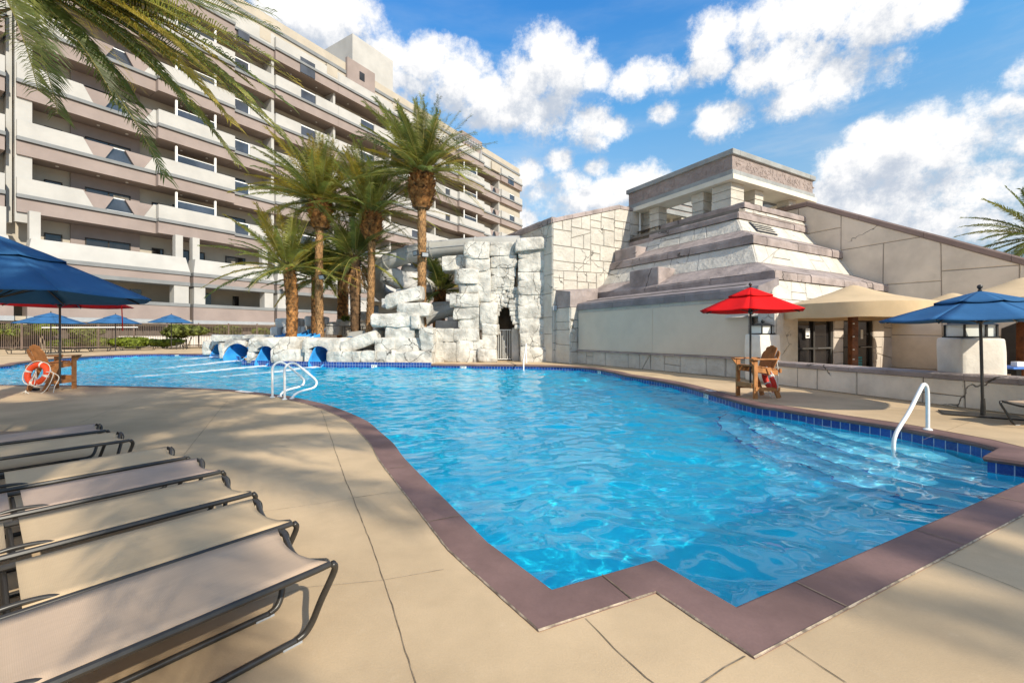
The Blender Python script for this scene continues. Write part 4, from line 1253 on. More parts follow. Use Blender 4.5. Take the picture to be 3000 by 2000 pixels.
# rocks around the spiral tube
rk(isl, 1106, 792, 1266, 848, 27.3, 2.0, mat='rock2', k=5, amp=.14, shear=-.13, tilt=R(9))
rk(isl, 1170, 775, 1258, 812, 27.8, 2.0, mat='rock2', k=5, amp=.14, tilt=R(14))
rk(isl, 1158, 845, 1225, 862, 26.6, 1.5, mat='rock2', k=9)
rk(isl, 1263, 884, 1330, 912, 27.6, 1.5, mat='rock2', k=9); rk(isl, 1275, 940, 1345, 966, 25.8, 1.5, mat='rock2'); rk(isl, 1310, 930, 1340, 950, 26, 1.5, mat='rock2')

# ---- tower right of the island
Y1 = 24.1
for b in [(1357, 707, 1434, 755, 0, 2.0), (1361, 752, 1435, 794, .08, 2.0), (1398, 790, 1437, 886, .15, 2.0), (1330, 787, 1400, 828, -.1, 1.8), (1344, 825, 1401, 860, .05, 1.7),
          (1317, 859, 1402, 899, -.12, 1.8), (1328, 897, 1402, 934, -.05, 1.8), (1344, 930, 1402, 967, .05, 1.6), (1400, 884, 1437, 967, .3, 1.2)]:
    rk(wallr, b[0], b[1], b[2], b[3], Y1 + b[4], b[5], amp=.05, k=44, n=10)
rk(wallr, 1294, 748, 1364, 790, Y1 + .6, 1.4, amp=.06, shear=.06)
for b in [(1265, 962, 1328, 1001), (1327, 962, 1366, 1000), (1365, 962, 1402, 1000), (1262, 999, 1300, 1062), (1298, 999, 1337, 1062), (1336, 999, 1390, 1062), (1388, 996, 1415, 1026), (1388, 1022, 1402, 1062)]:
    rk(wallr, *b, Y1 - .15, 1.4, amp=.04, k=30)
rk(wallr, 1398, 1022, 1454, 1062, Y1 - .35, 1.4, amp=.05, k=9)
for b in [(1404, 887, 1458, 949), (1411, 948, 1459, 980), (1411, 978, 1454, 1026)]:
    rk(wallr, *b, Y1 + .0, 1.2, amp=.07, k=10)
# column over the gate and corbelled arch
for b in [(1435, 709, 1513, 750, .25), (1437, 747, 1514, 783, .30), (1436, 780, 1482, 806, .34), (1480, 781, 1512, 808, .38), (1436, 804, 1508, 842, .36)]:
    rk(wallr, *b[:4], Y1 + b[4], 1.7, amp=.04, k=28)
rn = random.Random(4)
v = 840
while v < 888:                      # rubble course
    u = 1436
    hh = rn.uniform(10, 15)
    while u < 1518:
        w = rn.uniform(10, 20)
        rk(wallr, u, v, min(1521, u + w), v + hh, Y1 + .38 + rn.uniform(-.05, .08), .9, amp=.05, k=6, n=5, tilt=rn.uniform(-.25, .25), name='rubble_stone', grow=.02)
        u += w - 1
    v += hh - 1.5
lv = [880, 892, 902, 911, 924, 938, 950, 962]
for i in range(7):
    v0_, v1_ = lv[i], lv[i + 1]
    uL = [1478, 1474, 1468, 1464, 1461, 1460, 1459][i]; uR = [1490, 1490, 1493, 1494, 1498, 1502, 1508][i]
    if i < 4: rk(wallr, 1440, v0_, uL, v1_, Y1 + .5, .9, amp=.03, k=12, n=5)
    rk(wallr, uR, v0_, 1521, v1_, Y1 + .28, 1.2, amp=.03, k=14, n=5)
rk(wallr, 1500, 960, 1520, 1060, Y1 + 1.0, 1.0, mat='rock2', amp=.02, k=14)
# dark passage behind the gate
mb = MB(); a, b = Q(1452, 1062, 26.2), Q(1520, 880, 26.2); mb.obox((a.x, a.y, 0), (b.x - a.x, 0, 0), (0, .3, 0), (0, 0, b.z)); mb.build('passage_wall', pm('passage_brown', (.10, .075, .055), .9, .3, 2.0), wallr)
# right column
for b in [(1511, 694, 1602, 733, -.15), (1519, 728, 1592, 758, .1), (1518, 756, 1594, 795, .08), (1519, 793, 1596, 824, .1), (1518, 821, 1597, 863, .05), (1519, 861, 1598, 894, .1), (1520, 892, 1597, 936, .05), (1521, 934, 1599, 978, .08), (1524, 976, 1600, 1018, .05), (1526, 1016, 1612, 1060, -.1)]:
    rk(wallr, b[0], b[1], b[2], b[3] if b[3] < 1050 else 1068, 24.1 + b[4], 2.0, amp=.045, k=44, n=9, shear=.10 if b[0] == 1511 else None)
rk(wallr, 1503, 978, 1530, 1020, 25.3, 1.0, mat='rock2', amp=.02); rk(wallr, 1503, 1018, 1532, 1060, 25.2, 1.0, mat='rock2', amp=.02)


# ---- white picket gate
gate = thing('picket_gate', 'narrow white metal picket gate under the corbelled rock arch', 'gate', (Q(1477, 1060, 25.2).x, 25.2, 0))
gx0, gx1 = Q(1456, 1000, 25.2).x, Q(1497, 1000, 25.2).x
gz1 = Q(1456, 966, 25.2).z
for (x0, x1) in ((gx0, (gx0 + gx1) / 2 - .01), ((gx0 + gx1) / 2 + .01, gx1)):
    mb = MB()
    nn = 4
    for i in range(nn + 1):
        x = x0 + (x1 - x0) * i / nn
        mb.box((x, 25.2, (gz1 + .1) / 2), .026, .02, gz1 - .1)
    mb.box(((x0 + x1) / 2, 25.2, gz1), x1 - x0 + .03, .03, .04); mb.box(((x0 + x1) / 2, 25.2, .1), x1 - x0 + .03, .03, .04)
    mb.build('gate_leaf', M['white'], gate)
mb = MB(); mb.box((gx1 + .1, 25.25, gz1 / 2), .1, .1, gz1 + .1); mb.build('post', M['greybox'], gate)

# ---- blue slide mouths
def slide_mouth(u0, v0, u1, v1, Y, label, lean=0.5):
    a, b = Q(u0, v1, Y), Q(u1, v0, Y)
    cx = (a.x + b.x) / 2; rx = (b.x - a.x) / 2; ztop = b.z; zb = WZ - .05
    t = thing('water_slide', label, 'water slide', (cx, Y, WZ), 0, 'blue slides into the pool')
    n = 24
    mb = MB(); vs = []; fs = []
    rings = []
    Y += .30
    for (yo, kx_, kz, lift) in [(0.0, 1.0, 1.0, 0), (.5, .98, 1.0, .04), (1.6, .95, .98, .2), (3.2, .95, .98, .5)]:
        ring = []
        for i in range(n):
            an = 2 * math.pi * i / n
            h = (ztop - zb) / 2
            ring.append(V((cx + rx * kx_ * math.cos(an) + yo * lean * .25, Y + yo, zb + h + h * kz * math.sin(an) + lift)))
        rings.append(ring)
    # lip: lower half of the mouth runs forward over the water
    lip = []
    for i in range(n):
        an = 2 * math.pi * i / n; h = (ztop - zb) / 2
        s_ = max(0, -math.sin(an)); fw = 1.15 * max(0, .25 - math.sin(an)) ** 1.15
        lip.append(V((cx + rx * (1.0 + .14 * s_) * math.cos(an), Y - fw * .55, zb + h + h * math.sin(an) - .04 * s_)))
    rings = [lip] + rings
    for rg in rings: vs += rg
    for k_ in range(len(rings) - 1):
        for i in range(n):
            i2 = (i + 1) % n
            fs.append((k_ * n + i, (k_ + 1) * n + i, (k_ + 1) * n + i2, k_ * n + i2))
    mb.add(vs, fs)
    o = mb.build('flume', M['slide'], t, smooth=True)
    md = o.modifiers.new('so', 'SOLIDIFY'); md.thickness = .045; md.offset = 1
    # side lips
    mb = MB()
    for sg in (-1, 1):
        pts = []
        for an in np.linspace(0, 1.15, 7):
            h = (ztop - zb) / 2
            aa = math.pi * 1.5 + sg * (1.57 - an * .1)
        x = cx + sg * rx * 1.02
        mb.prism([V((x, Y - .02, zb)), V((x + sg * .16, Y - .12, zb)), V((x + sg * .15, Y - .12, zb + .42)), V((x + sg * .02, Y - .02, zb + .62))], (0, .10, 0))
    mb.build('side_lip', M['slide'], t, bevel=.02)
    return t
slide_mouth(906, 1014, 955, 1078, 23.1, 'blue slide mouth nearest the white handrails under an arched rock')
slide_mouth(751, 1014, 794, 1076, 24.0, 'blue slide mouth under the arched rock left of the handrails')
slide_mouth(656, 1008, 722, 1062, 28.4, 'widest blue slide mouth at the left end of the island', 0.9)
slide_mouth(618, 1009, 652, 1048, 32.3, 'pale blue slide mouth farthest left on the rock island', 0.9)
# open blue flumes at the top
fl = thing('water_slide', 'open blue flumes sloping down behind the palm trunks on the island', 'water slide', Q(850, 985, 28.0) - V((0, 0, 1.3)), 0, 'blue slides into the pool')
def trough(p, q, r_, name='flume'):
    p, q = V(p), V(q); d = (q - p).normalized(); side = V((d.y, -d.x, 0)).normalized()
    mb = MB(); vs = []; fs = []; n = 10
    for c in (p, (p + q) / 2 + V((0, 0, -.08)), q):
        for i in range(n + 1):
            a = math.pi + math.pi * i / n
            vs.append(c + side * r_ * math.cos(a) + V((0, 0, r_ * math.sin(a))))
    for k_ in range(2):
        for i in range(n): fs.append((k_ * (n + 1) + i, k_ * (n + 1) + i + 1, (k_ + 1) * (n + 1) + i + 1, (k_ + 1) * (n + 1) + i))
    mb.add(vs, fs); o = mb.build(name, M['slide'], fl, smooth=True); md = o.modifiers.new('so', 'SOLIDIFY'); md.thickness = .08
trough(Q(905, 975, 27.0), Q(838, 992, 26.0), .42); trough(Q(930, 962, 29.0), Q(875, 982, 27.2), .5); trough(Q(845, 968, 29.2), Q(800, 984, 28.6), .55)
trough(Q(940, 977, 26.0), Q(868, 992, 25.6), .35)

# ---- grey spiral tube
tube = thing('tube_slide', 'pale grey enclosed spiral tube slide winding behind the palms', 'water slide', (-5, 27.5, 0))
def seg_tube(pts, r_):
    mb = MB(); pl = bez(pts, 7); mb.tube(pl, r_, 18); mb.build('tube_section', M['tubegrey'], tube, smooth='auto')
    for i in range(0, len(pl), 9):
        if 0 < i < len(pl) - 1:
            d = (pl[i + 1] - pl[i - 1]).normalized() * .035
            mb = MB(); mb.tube([pl[i] - d, pl[i] + d], r_ + .045, 18); mb.build('flange', M['tubegrey'], tube, smooth='auto')
    # horizontal seam
    mb = MB()
    for a, b in zip(pl[:-1], pl[1:]):
        dd = (b - a).normalized(); sd = V((dd.y, -dd.x, 0)); sd = sd.normalized() if sd.length > .01 else V((0, -1, 0))
        if sd.y > 0: sd.negate()
        mb.bar(a + sd * (r_ + .01), b + sd * (r_ + .01), .05, .04)
    mb.build('seam_rail', M['greybox'], tube)
seg_tube([Q(1545, 716, 26.5), Q(1430, 719, 26.6), Q(1310, 728, 27.0), Q(1240, 736, 27.2), Q(1190, 748, 27.4), Q(1145, 765, 27.6), Q(1112, 790, 28.2), Q(1100, 822, 29.2), Q(1112, 852, 30.0), Q(1140, 874, 30.2), Q(1180, 892, 29.5)], .54)
seg_tube([Q(1276, 752, 29.2), Q(1262, 768, 29.0), Q(1240, 780, 28.9), Q(1215, 790, 29.0)], .52)
seg_tube([Q(1350, 896, 26.2), Q(1320, 906, 26.2), Q(1270, 924, 26.2), Q(1230, 945, 26.2), Q(1190, 965, 26.4), Q(1120, 980, 26.8), Q(1030, 990, 27.2)], .40)
mb = MB(); mb.tube(bez([Q(1095, 968, 24.6), Q(1115, 972, 24.8), Q(1122, 985, 25.0)], 5), .3, 14); mb.build('tube_end', M['tubegrey'], tube, smooth='auto')

# ---- foam where the slides empty into the pool
mf = bpy.data.materials.new('foam'); mf.use_nodes = True
T = NT(mf.node_tree)
uvn = T.n('ShaderNodeUVMap', uv_map='UVMap').outputs[0]
tcn = T.n('ShaderNodeTexCoord').outputs['Object']
nz = T.n('ShaderNodeTexNoise', {'Vector': T.n('ShaderNodeMapping', {'Vector': tcn, 'Scale': (1.0, 1.6, 1.0)}).outputs[0], 'Scale': 2.4, 'Detail': 9.0, 'Roughness': 0.72, 'Distortion': 0.6}).outputs[0]
sp = T.n('ShaderNodeSeparateXYZ', {0: uvn})
edge = T.math('SUBTRACT', 1.0, T.math('ABSOLUTE', T.math('SUBTRACT', T.math('MULTIPLY', sp.outputs[1], 2.0), 1.0)))
ln = T.math('SUBTRACT', 1.0, sp.outputs[0])
f = T.math('ADD', T.math('MULTIPLY', T.math('SUBTRACT', nz, 0.5), 3.4), T.math('ADD', T.math('MULTIPLY', edge, 0.95), T.math('SUBTRACT', T.math('MULTIPLY', ln, 0.80), 0.66)))
al = T.math('MULTIPLY', T.ramp(f, 0.0, 0.75), 0.85)
d_ = T.n('ShaderNodeBsdfDiffuse', {0: (0.86, 0.90, 0.93)}); tr = T.n('ShaderNodeBsdfTransparent')
mx = T.n('ShaderNodeMixShader', {0: al, 1: tr.outputs[0], 2: d_.outputs[0]})
T.n('ShaderNodeOutputMaterial', {0: mx.outputs[0]})
fv = []; ff = []; fuv = []
for (st, en, w0, w1) in [((925, 1079), (640, 1110), .35, .9), ((770, 1076), (395, 1108), .35, 1.2), ((690, 1060), (450, 1084), .45, 1.0), ((640, 1047), (470, 1060), .4, .8)]:
    p, q = P(*st, WZ), P(*en, WZ); d = (q - p); n = V((-d.y, d.x, 0)).normalized(); K = 40
    base = len(fv)
    for i in range(K + 1):
        t = i / K; w = w0 + (w1 - w0) * t
        c = p + d * t + n * .35 * noise.noise(V((t * 3, st[0], 0)))
        for j, s_ in enumerate((-1, -.5, 0, .5, 1)):
            x = c + n * w * s_
            zz = WZ + .05 + .07 * (1 - s_ * s_) * math.exp(-t * 3) + .02 * noise.noise(x * 2)
            fv.append((x.x, x.y, zz)); fuv.append((t, (s_ + 1) / 2))
    for i in range(K):
        for j in range(4):
            a = base + i * 5 + j; ff.append((a, a + 1, a + 6, a + 5))
me = bpy.data.meshes.new('foam'); me.from_pydata(fv, [], ff); me.materials.append(mf)
ul = me.uv_layers.new(name='UVMap'); ul.data.foreach_set('uv', [c for f_ in ff for i in f_ for c in fuv[i]])
me.polygons.foreach_set('use_smooth', [True] * len(me.polygons))
fo = bpy.data.objects.new('foam', me); COL.objects.link(fo); fo['kind'] = 'stuff'
tag(fo, 'white foam trails running across the pool from the slide mouths', 'foam')
# ================================================================ PALMS, SHRUBS, HEDGES
class LeafMB(MB):
    def frond(s, base, az, el, L, droop, n, rnd, mi=0, lw=.034, ll=.55, twist=0.0, rw=.022):
        """pinnate date-palm frond: arching rachis with two ranks of narrow leaflets"""
        az0 = az; K = 14; pts = []; p = V(base); pitch = el
        for i in range(K + 1):
            pts.append(p.copy())
            t = i / K
            pitch = el - droop * (t ** 1.25)
            a = az0 + twist * t
            p = p + V((math.cos(pitch) * math.cos(a), math.cos(pitch) * math.sin(a), math.sin(pitch))) * (L / K)
        s.tube(pts, [rw * (1.25 - 1.05 * i / K) for i in range(K + 1)], 4, cap=False, mi=3)
        for i in range(n):
            t = .13 + .87 * (i + .5) / n
            f = t * K; k = min(K - 1, int(f)); c = pts[k].lerp(pts[k + 1], f - k)
            d = (pts[k + 1] - pts[k]).normalized()
            sd = d.cross(V((0, 0, 1)))
            sd = sd.normalized() if sd.length > .02 else V((1, 0, 0))
            up = sd.cross(d).normalized()
            prof = math.sin(math.pi * min(1, (.18 + t * .86)) ) ** .55 if t < .95 else .45
            l0 = ll * max(.28, prof)
            for sg in (-1, 1):
                l = l0 * rnd.uniform(.82, 1.15)
                fwd = .55 + .65 * t + rnd.uniform(-.12, .12)
                dr = (sd * sg * (1.0 + rnd.uniform(-.15, .1)) + d * fwd + up * rnd.uniform(.10, .42)).normalized()
                dr2 = (dr + V((0, 0, -.38 - rnd.uniform(0, .35)))).normalized()
                w = lw * rnd.uniform(.8, 1.15)
                wv = d * w * .5 + up * w * .25 * sg
                m1 = c + dr * l * .5; e = m1 + dr2 * l * .5
                s.add([c - wv * .6, c + wv * .6, m1 + wv, m1 - wv, e], [(0, 1, 2, 3), (3, 2, 4)], mi)
    def trunk_scales(s, p0, p1, r0, r1, rows, per, rnd, bend=0.0, mi=0, out=.05, h=1.0):
        """tapered stem wrapped in overlapping old leaf bases"""
        p0, p1 = V(p0), V(p1)
        def axis(t): return p0.lerp(p1, t) + V((bend, 0, 0)) * math.sin(math.pi * t)
        pts = [axis(i / 14) for i in range(15)]
        s.tube(pts, [r0 + (r1 - r0) * i / 14 for i in range(15)], 12, mi=1)
        dz = 1.0 / rows
        for k in range(rows):
            t = (k + .2) * dz; c = axis(t); r = r0 + (r1 - r0) * t
            hgt = (p1 - p0).length * dz * 1.45 * h
            for j in range(per):
                a = 2 * math.pi * (j + .5 * (k % 2)) / per + rnd.uniform(-.1, .1)
                n = V((math.cos(a), math.sin(a), 0)); tg = V((-n.y, n.x, 0))
                w = 2 * math.pi * r / per * .56
                o = out * rnd.uniform(.6, 1.4); hh = hgt * rnd.uniform(.8, 1.15)
                b = c + n * r * .96
                m = b + V((0, 0, hh * .55)) + n * o * .7
                tp = b + V((0, 0, hh)) + n * o * 1.25
                s.add([b - tg * w, b + tg * w, m + tg * w * .8, m - tg * w * .8, tp + tg * w * .28, tp - tg * w * .28, b + V((0, 0, hh * .72))],
                      [(0, 1, 2, 3), (3, 2, 4, 5), (5, 4, 6)], mi)
LM = [M['leaf'], M['leaf_dark'], M['leaf_yellow'], M['rachis']]
def palm(name, label, base, top, r0, r1, L, nf, seed, boot=None, dead=0, n_leaf=70, yellow=.2, dark=.25, lw=.036, ll=.60, el_rng=(-18, 88), barks=('bark', 'bark_dark'), per=11, rowh=.17, bend=0.0, group=None, low_bias=1.0, fronds=None, rw=.022):
    base, top = V(base), V(top); rnd = random.Random(seed)
    t = thing(name, label, 'palm tree', base, 0, group)
    H_ = (top - base).length
    mb = LeafMB(); mb.trunk_scales(base, top, r0, r1, max(6, int(H_ / rowh)), per, rnd, bend, 0, out=.05)
    mb.build('trunk', [M[barks[0]], M[barks[1]]], t)
    if boot:
        bl, br = boot
        mb = LeafMB()
        for q in range(3):
            z0 = top - V((0, 0, bl * (1 - q / 3))); z1 = top - V((0, 0, bl * (1 - (q + 1) / 3)))
            rr0 = br * (.72, 1.0, 1.02)[q]; rr1 = br * (1.0, 1.02, .72)[q]
            mb.trunk_scales(z0, z1, rr0, rr1, max(4, int(bl / 3 / .10)), 13, rnd, 0, 0, out=.17, h=1.7)
        mb.build('leaf_base', [M['boot'], M['bark_dark']], t)
    mb = LeafMB()
    for i in range(nf):
        q = (i + .5) / nf
        az = i * 2.399963 + rnd.uniform(-.25, .25)
        el = R(el_rng[1] + (el_rng[0] - el_rng[1]) * (q ** (low_bias)) + rnd.uniform(-8, 8))
        l = L * rnd.uniform(.85, 1.08) * (.80 + .25 * min(1, q * 2.0)) 
        x = rnd.random()
        mi = 2 if x < yellow * (.4 + 1.2 * q) else (1 if x > 1 - dark else 0)
        c = top + V((math.cos(az), math.sin(az), 0)) * r1 * .7 + V((0, 0, .10 - .25 * q))
        mb.frond(c, az, el, l, R(rnd.uniform(22, 46)) * (.6 + .5 * q), n_leaf, rnd, mi, lw, ll, rnd.uniform(-.25, .25), rw)
    for f in (fronds or []):
        mb.frond(*f[:6], rnd, f[6], lw, ll, 0, rw)
    mb.build('crown', LM, t)
    if dead:
        mb = LeafMB()
        for i in range(dead):
            az = rnd.uniform(0, 6.28)
            c = top + V((math.cos(az), math.sin(az), 0)) * (r1 + .1) - V((0, 0, rnd.uniform(.4, 1.2)))
            mb.frond(c, az, R(-60), L * .4, R(25), 16, rnd, 0, lw, ll * .6, 0, .03)
        mb.build('dead_frond', [M['bark'], M['bark'], M['bark'], M['bark']], t)
    return t
def pl(u_b, v_b, u_t, v_t, Y):
    b = Q(u_b, v_b, Y); tp = Q(u_t, v_t, Y)
    bz = V((b.x + (b.x - tp.x) * (b.z / max(.5, tp.z - b.z)), Y, 0))
    return bz, tp
G1 = 'date palms on the rock island'
b, t_ = pl(941, 984, 939, 592, 26.0)
palm('date_palm', 'tall date palm with an orange leaf base bulge left of its twin', b, t_, .21, .18, 4.3, 76, 1, (1.6, .56), el_rng=(6, 88), group=G1, yellow=.24, bend=-.12)
b, t_ = pl(1080, 973, 1089, 628, 26.6)
palm('date_palm', 'date palm with a dark shaggy leaf base, between the tallest palm and its left twin', b, t_, .20, .18, 4.4, 70, 2, (1.6, .54), el_rng=(4, 88), group=G1, yellow=.18, barks=('bark', 'bark_dark'), bend=.08)
b, t_ = pl(1236, 953, 1236, 505, 24.9)
palm('date_palm', 'tallest date palm, its trunk carrying two floodlights', b, t_, .23, .21, 4.2, 80, 3, (2.1, .60), el_rng=(-6, 88), group=G1, yellow=.14, bend=.0)
b, t_ = pl(848, 986, 846, 783, 26.2)
palm('date_palm', 'short bushy date palm on the left end of the island', b, t_, .26, .34, 4.1, 50, 4, None, group=G1, yellow=.22, dark=.15, el_rng=(-12, 86), barks=('boot', 'bark_dark'), bend=.18)
b, t_ = pl(926, 984, 928, 815, 28.6)
palm('date_palm', 'small shaded date palm close behind the left twin trunk', b, t_, .26, .30, 3.0, 40, 5, None, group=G1, yellow=.1, dark=.6, barks=('boot', 'bark_dark'))
b, t_ = pl(1004, 934, 1005, 800, 31.0)
palm('date_palm', 'date palm with a bright orange trunk behind the railing', b, t_, .36, .34, 3.4, 40, 6, None, group=G1, yellow=.35, barks=('boot', 'bark_dark'))
b, t_ = pl(1042, 992, 1040, 752, 27.6)
palm('date_palm', 'date palm with ragged dead fronds hanging on its grey trunk', b, t_, .25, .32, 4.2, 50, 7, None, dead=16, group=G1, yellow=.10, dark=.6, barks=('bark_dark', 'bark_dark'))
b, t_ = pl(1288, 885, 1289, 852, 29.0)
palm('date_palm', 'smallest palm, seen in the gap between the spiral tube and the rock tower', V((b.x, 29.0, 0)), t_, .36, .40, 2.7, 44, 8, None, group=G1, yellow=.12, barks=('boot', 'bark_dark'))
tp = Q(3062, 690, 24.0)
palm('date_palm', 'date palm rising beyond the sloping right wing wall', V((tp.x, 24, 0)), tp, .3, .26, 3.7, 44, 9, None, yellow=.05, dark=.7, el_rng=(-45, 80))
# foreground palm leaning in at the top left: its own fronds aimed where the photograph shows them
tp = V((-9.1, 7.0, 7.75))
fr = []
def aimed(u1, v1, y1, droop, L, mi, n=125, lift=.35):
    e = Q(u1, v1, y1); d = e - tp
    az = math.atan2(d.y, d.x); hor = math.hypot(d.x, d.y)
    el = math.atan2(d.z, hor) + droop * .55
    return (tp, az, el, L or d.length * 1.10, droop, n, mi)
fr = [aimed(378, 522, 6.7, .60, 0, 1), aimed(576, 487, 7.0, .58, 0, 0), aimed(714, 415, 7.4, .52, 0, 0), aimed(690, 430, 6.6, .62, 0, 0), aimed(768, 259, 7.6, .45, 0, 2),
      aimed(714, 116, 7.2, .40, 0, 1), aimed(103, 370, 6.2, .80, 0, 1), aimed(60, 320, 5.6, .7, 0, 0), aimed(500, 330, 8.0, .6, 0, 0), aimed(330, 300, 7.6, .6, 0, 1),
      aimed(720, 60, 7.8, .35, 0, 1), aimed(620, 260, 7.0, .5, 0, 2), aimed(640, 350, 6.9, .55, 0, 0), aimed(560, 400, 6.3, .6, 0, 2), aimed(690, 200, 6.7, .42, 0, 0),
      aimed(640, 20, 6.6, .35, 0, 2), aimed(480, 60, 7.0, .35, 0, 1), aimed(420, 180, 6.5, .45, 0, 0), aimed(560, 130, 7.4, .4, 0, 2), aimed(600, 180, 6.4, .4, 0, 0), aimed(650, 300, 7.6, .5, 0, 1), aimed(500, 240, 6.2, .5, 0, 2), aimed(600, 60, 7.6, .35, 0, 1), aimed(450, 350, 6.4, .6, 0, 1), aimed(330, 160, 7.0, .5, 0, 0), aimed(720, 330, 6.8, .5, 0, 1), aimed(260, 330, 6.6, .7, 0, 1), aimed(540, 330, 7.2, .6, 0, 0)]
palm('date_palm', 'foreground date palm whose long fronds hang into the top left corner', (-9.9, 6.8, 0), tp, .28, .24, 4.0, 26, 10, (1.2, .42), yellow=.3, lw=.022, ll=.66, n_leaf=60, el_rng=(-10, 85), fronds=fr, rw=.018)
# two palms behind the camera whose crowns throw the dappled shade on the deck
for (b_, c_, sd_) in [((2.2, -7.5, 0), (3.6, -5.0, 9.0), 11), ((-1.5, -4.2, 0), (.2, -1.6, 9.0), 12), ((14.0, -10.6, 0), (14.2, -10.5, 9.0), 13)]:
    palm('date_palm', 'date palm on the deck behind the camera side of the pool', b_, c_, .24, .20, {11: 4.4, 12: 5.0, 13: 2.8}[sd_], 42, sd_, None, group='palms on the near deck', n_leaf=46, lw=.05, ll=.65, el_rng=(-35, 80))

def leaf_cloud(mb, c, rx, ry, rz, n, size, rnd, mi=0, flat=0.0):
    c = V(c)
    lobes = [(V((rnd.uniform(-.5, .5) * rx, rnd.uniform(-.4, .4) * ry, rnd.uniform(-.25, .45) * rz)), rnd.uniform(.45, .75)) for _ in range(9)]
    for i in range(n):
        o, k = rnd.choice(lobes)
        d = V((rnd.gauss(0, 1), rnd.gauss(0, 1), rnd.gauss(0, 1))).normalized()
        r = rnd.uniform(.72, 1.05)
        p = c + o + V((d.x * rx * k, d.y * ry * k, d.z * rz * k)) * r
        if p.z < .03: continue
        nrm = (d + V((rnd.uniform(-.7, .7), rnd.uniform(-.7, .7), rnd.uniform(-.3, .9)))).normalized()
        a = nrm.cross(V((rnd.uniform(-1, 1), rnd.uniform(-1, 1), .3))).normalized(); b_ = nrm.cross(a)
        s_ = size * rnd.uniform(.6, 1.3)
        mb.add([p - a * s_, p + b_ * s_ * .5, p + a * s_, p - b_ * s_ * .5], [(0, 1, 2, 3)], mi)
def bush(name, label, cat, u0, v0, u1, v1, Y, n, size, mat, stems=0, dep=None, group=None, seed=0):
    a, b_ = Q(u0, v1, Y), Q(u1, v0, Y); c = (a + b_) / 2; rnd = random.Random(seed)
    t = thing(name, label, cat, (c.x, Y, 0), 0, group)
    mb = MB(); leaf_cloud(mb, c, (b_.x - a.x) / 2, dep or (b_.x - a.x) * .35, (b_.z - a.z) / 2, n, size, rnd)
    mb.build('foliage', M[mat], t)
    mb = MB()
    for k in range(max(3, stems)):
        e = c + V((rnd.uniform(-.7, .7) * (b_.x - a.x) / 2, rnd.uniform(-.3, .3), rnd.uniform(-.2, .5) * (b_.z - a.z) / 2))
        bs = V((c.x + rnd.uniform(-.3, .3), Y, 0))
        mb.tube(bez([bs, bs.lerp(e, .4) + V((rnd.uniform(-.2, .2), 0, .15)), e], 4), [.07 - .05 * i / 8 for i in range(9)], 5)
    mb.build('stem', M['branch'], t)
YF = 47.0
bush('bush', 'large leafy bush behind the fence at the far left edge', 'bush', -40, 945, 112, 1000, 46, 6500, .22, 'bush', 7, seed=1)
bush('bush', 'bright green bush behind the fence beside the leftmost far umbrella', 'bush', 95, 945, 160, 990, 47, 4000, .2, 'hedge', 4, seed=2)
bush('bush', 'sparse thorny bush behind the fence in front of the garage', 'bush', 205, 957, 298, 992, 50, 3400, .18, 'bush', 7, seed=3)
bush('bush', 'rounded green bush behind the fence right of the far umbrellas', 'bush', 492, 950, 602, 994, 51, 6500, .2, 'bush', 6, seed=4)
bush('bush', 'olive bush behind the fence beside the rounded green bush', 'bush', 625, 955, 706, 984, 54, 4200, .2, 'bush', 4, seed=5)
bush('bush', 'yellow green bush behind the fence next to the grey slide rocks', 'bush', 740, 960, 790, 984, 56, 3000, .2, 'hedge', 3, seed=6)
for i, (u0, v0, u1, v1, lb) in enumerate([(145, 997, 232, 1020, 'clipped low hedge behind the left lifeguard chair'), (246, 990, 345, 1022, 'widest clipped hedge behind the far loungers'),
                                          (330, 991, 420, 1020, 'clipped hedge between the two right far umbrellas'), (440, 993, 528, 1020, 'clipped hedge under the rightmost far umbrella'), (-20, 996, 22, 1018, 'clipped hedge at the left edge of the fence')]):
    bush('hedge', lb, 'hedge', u0 - 8, v0 - 3, u1 + 8, v1, 48.5, 7000, .15, 'hedge', 3, dep=1.2, group='clipped hedges along the fence', seed=20 + i)
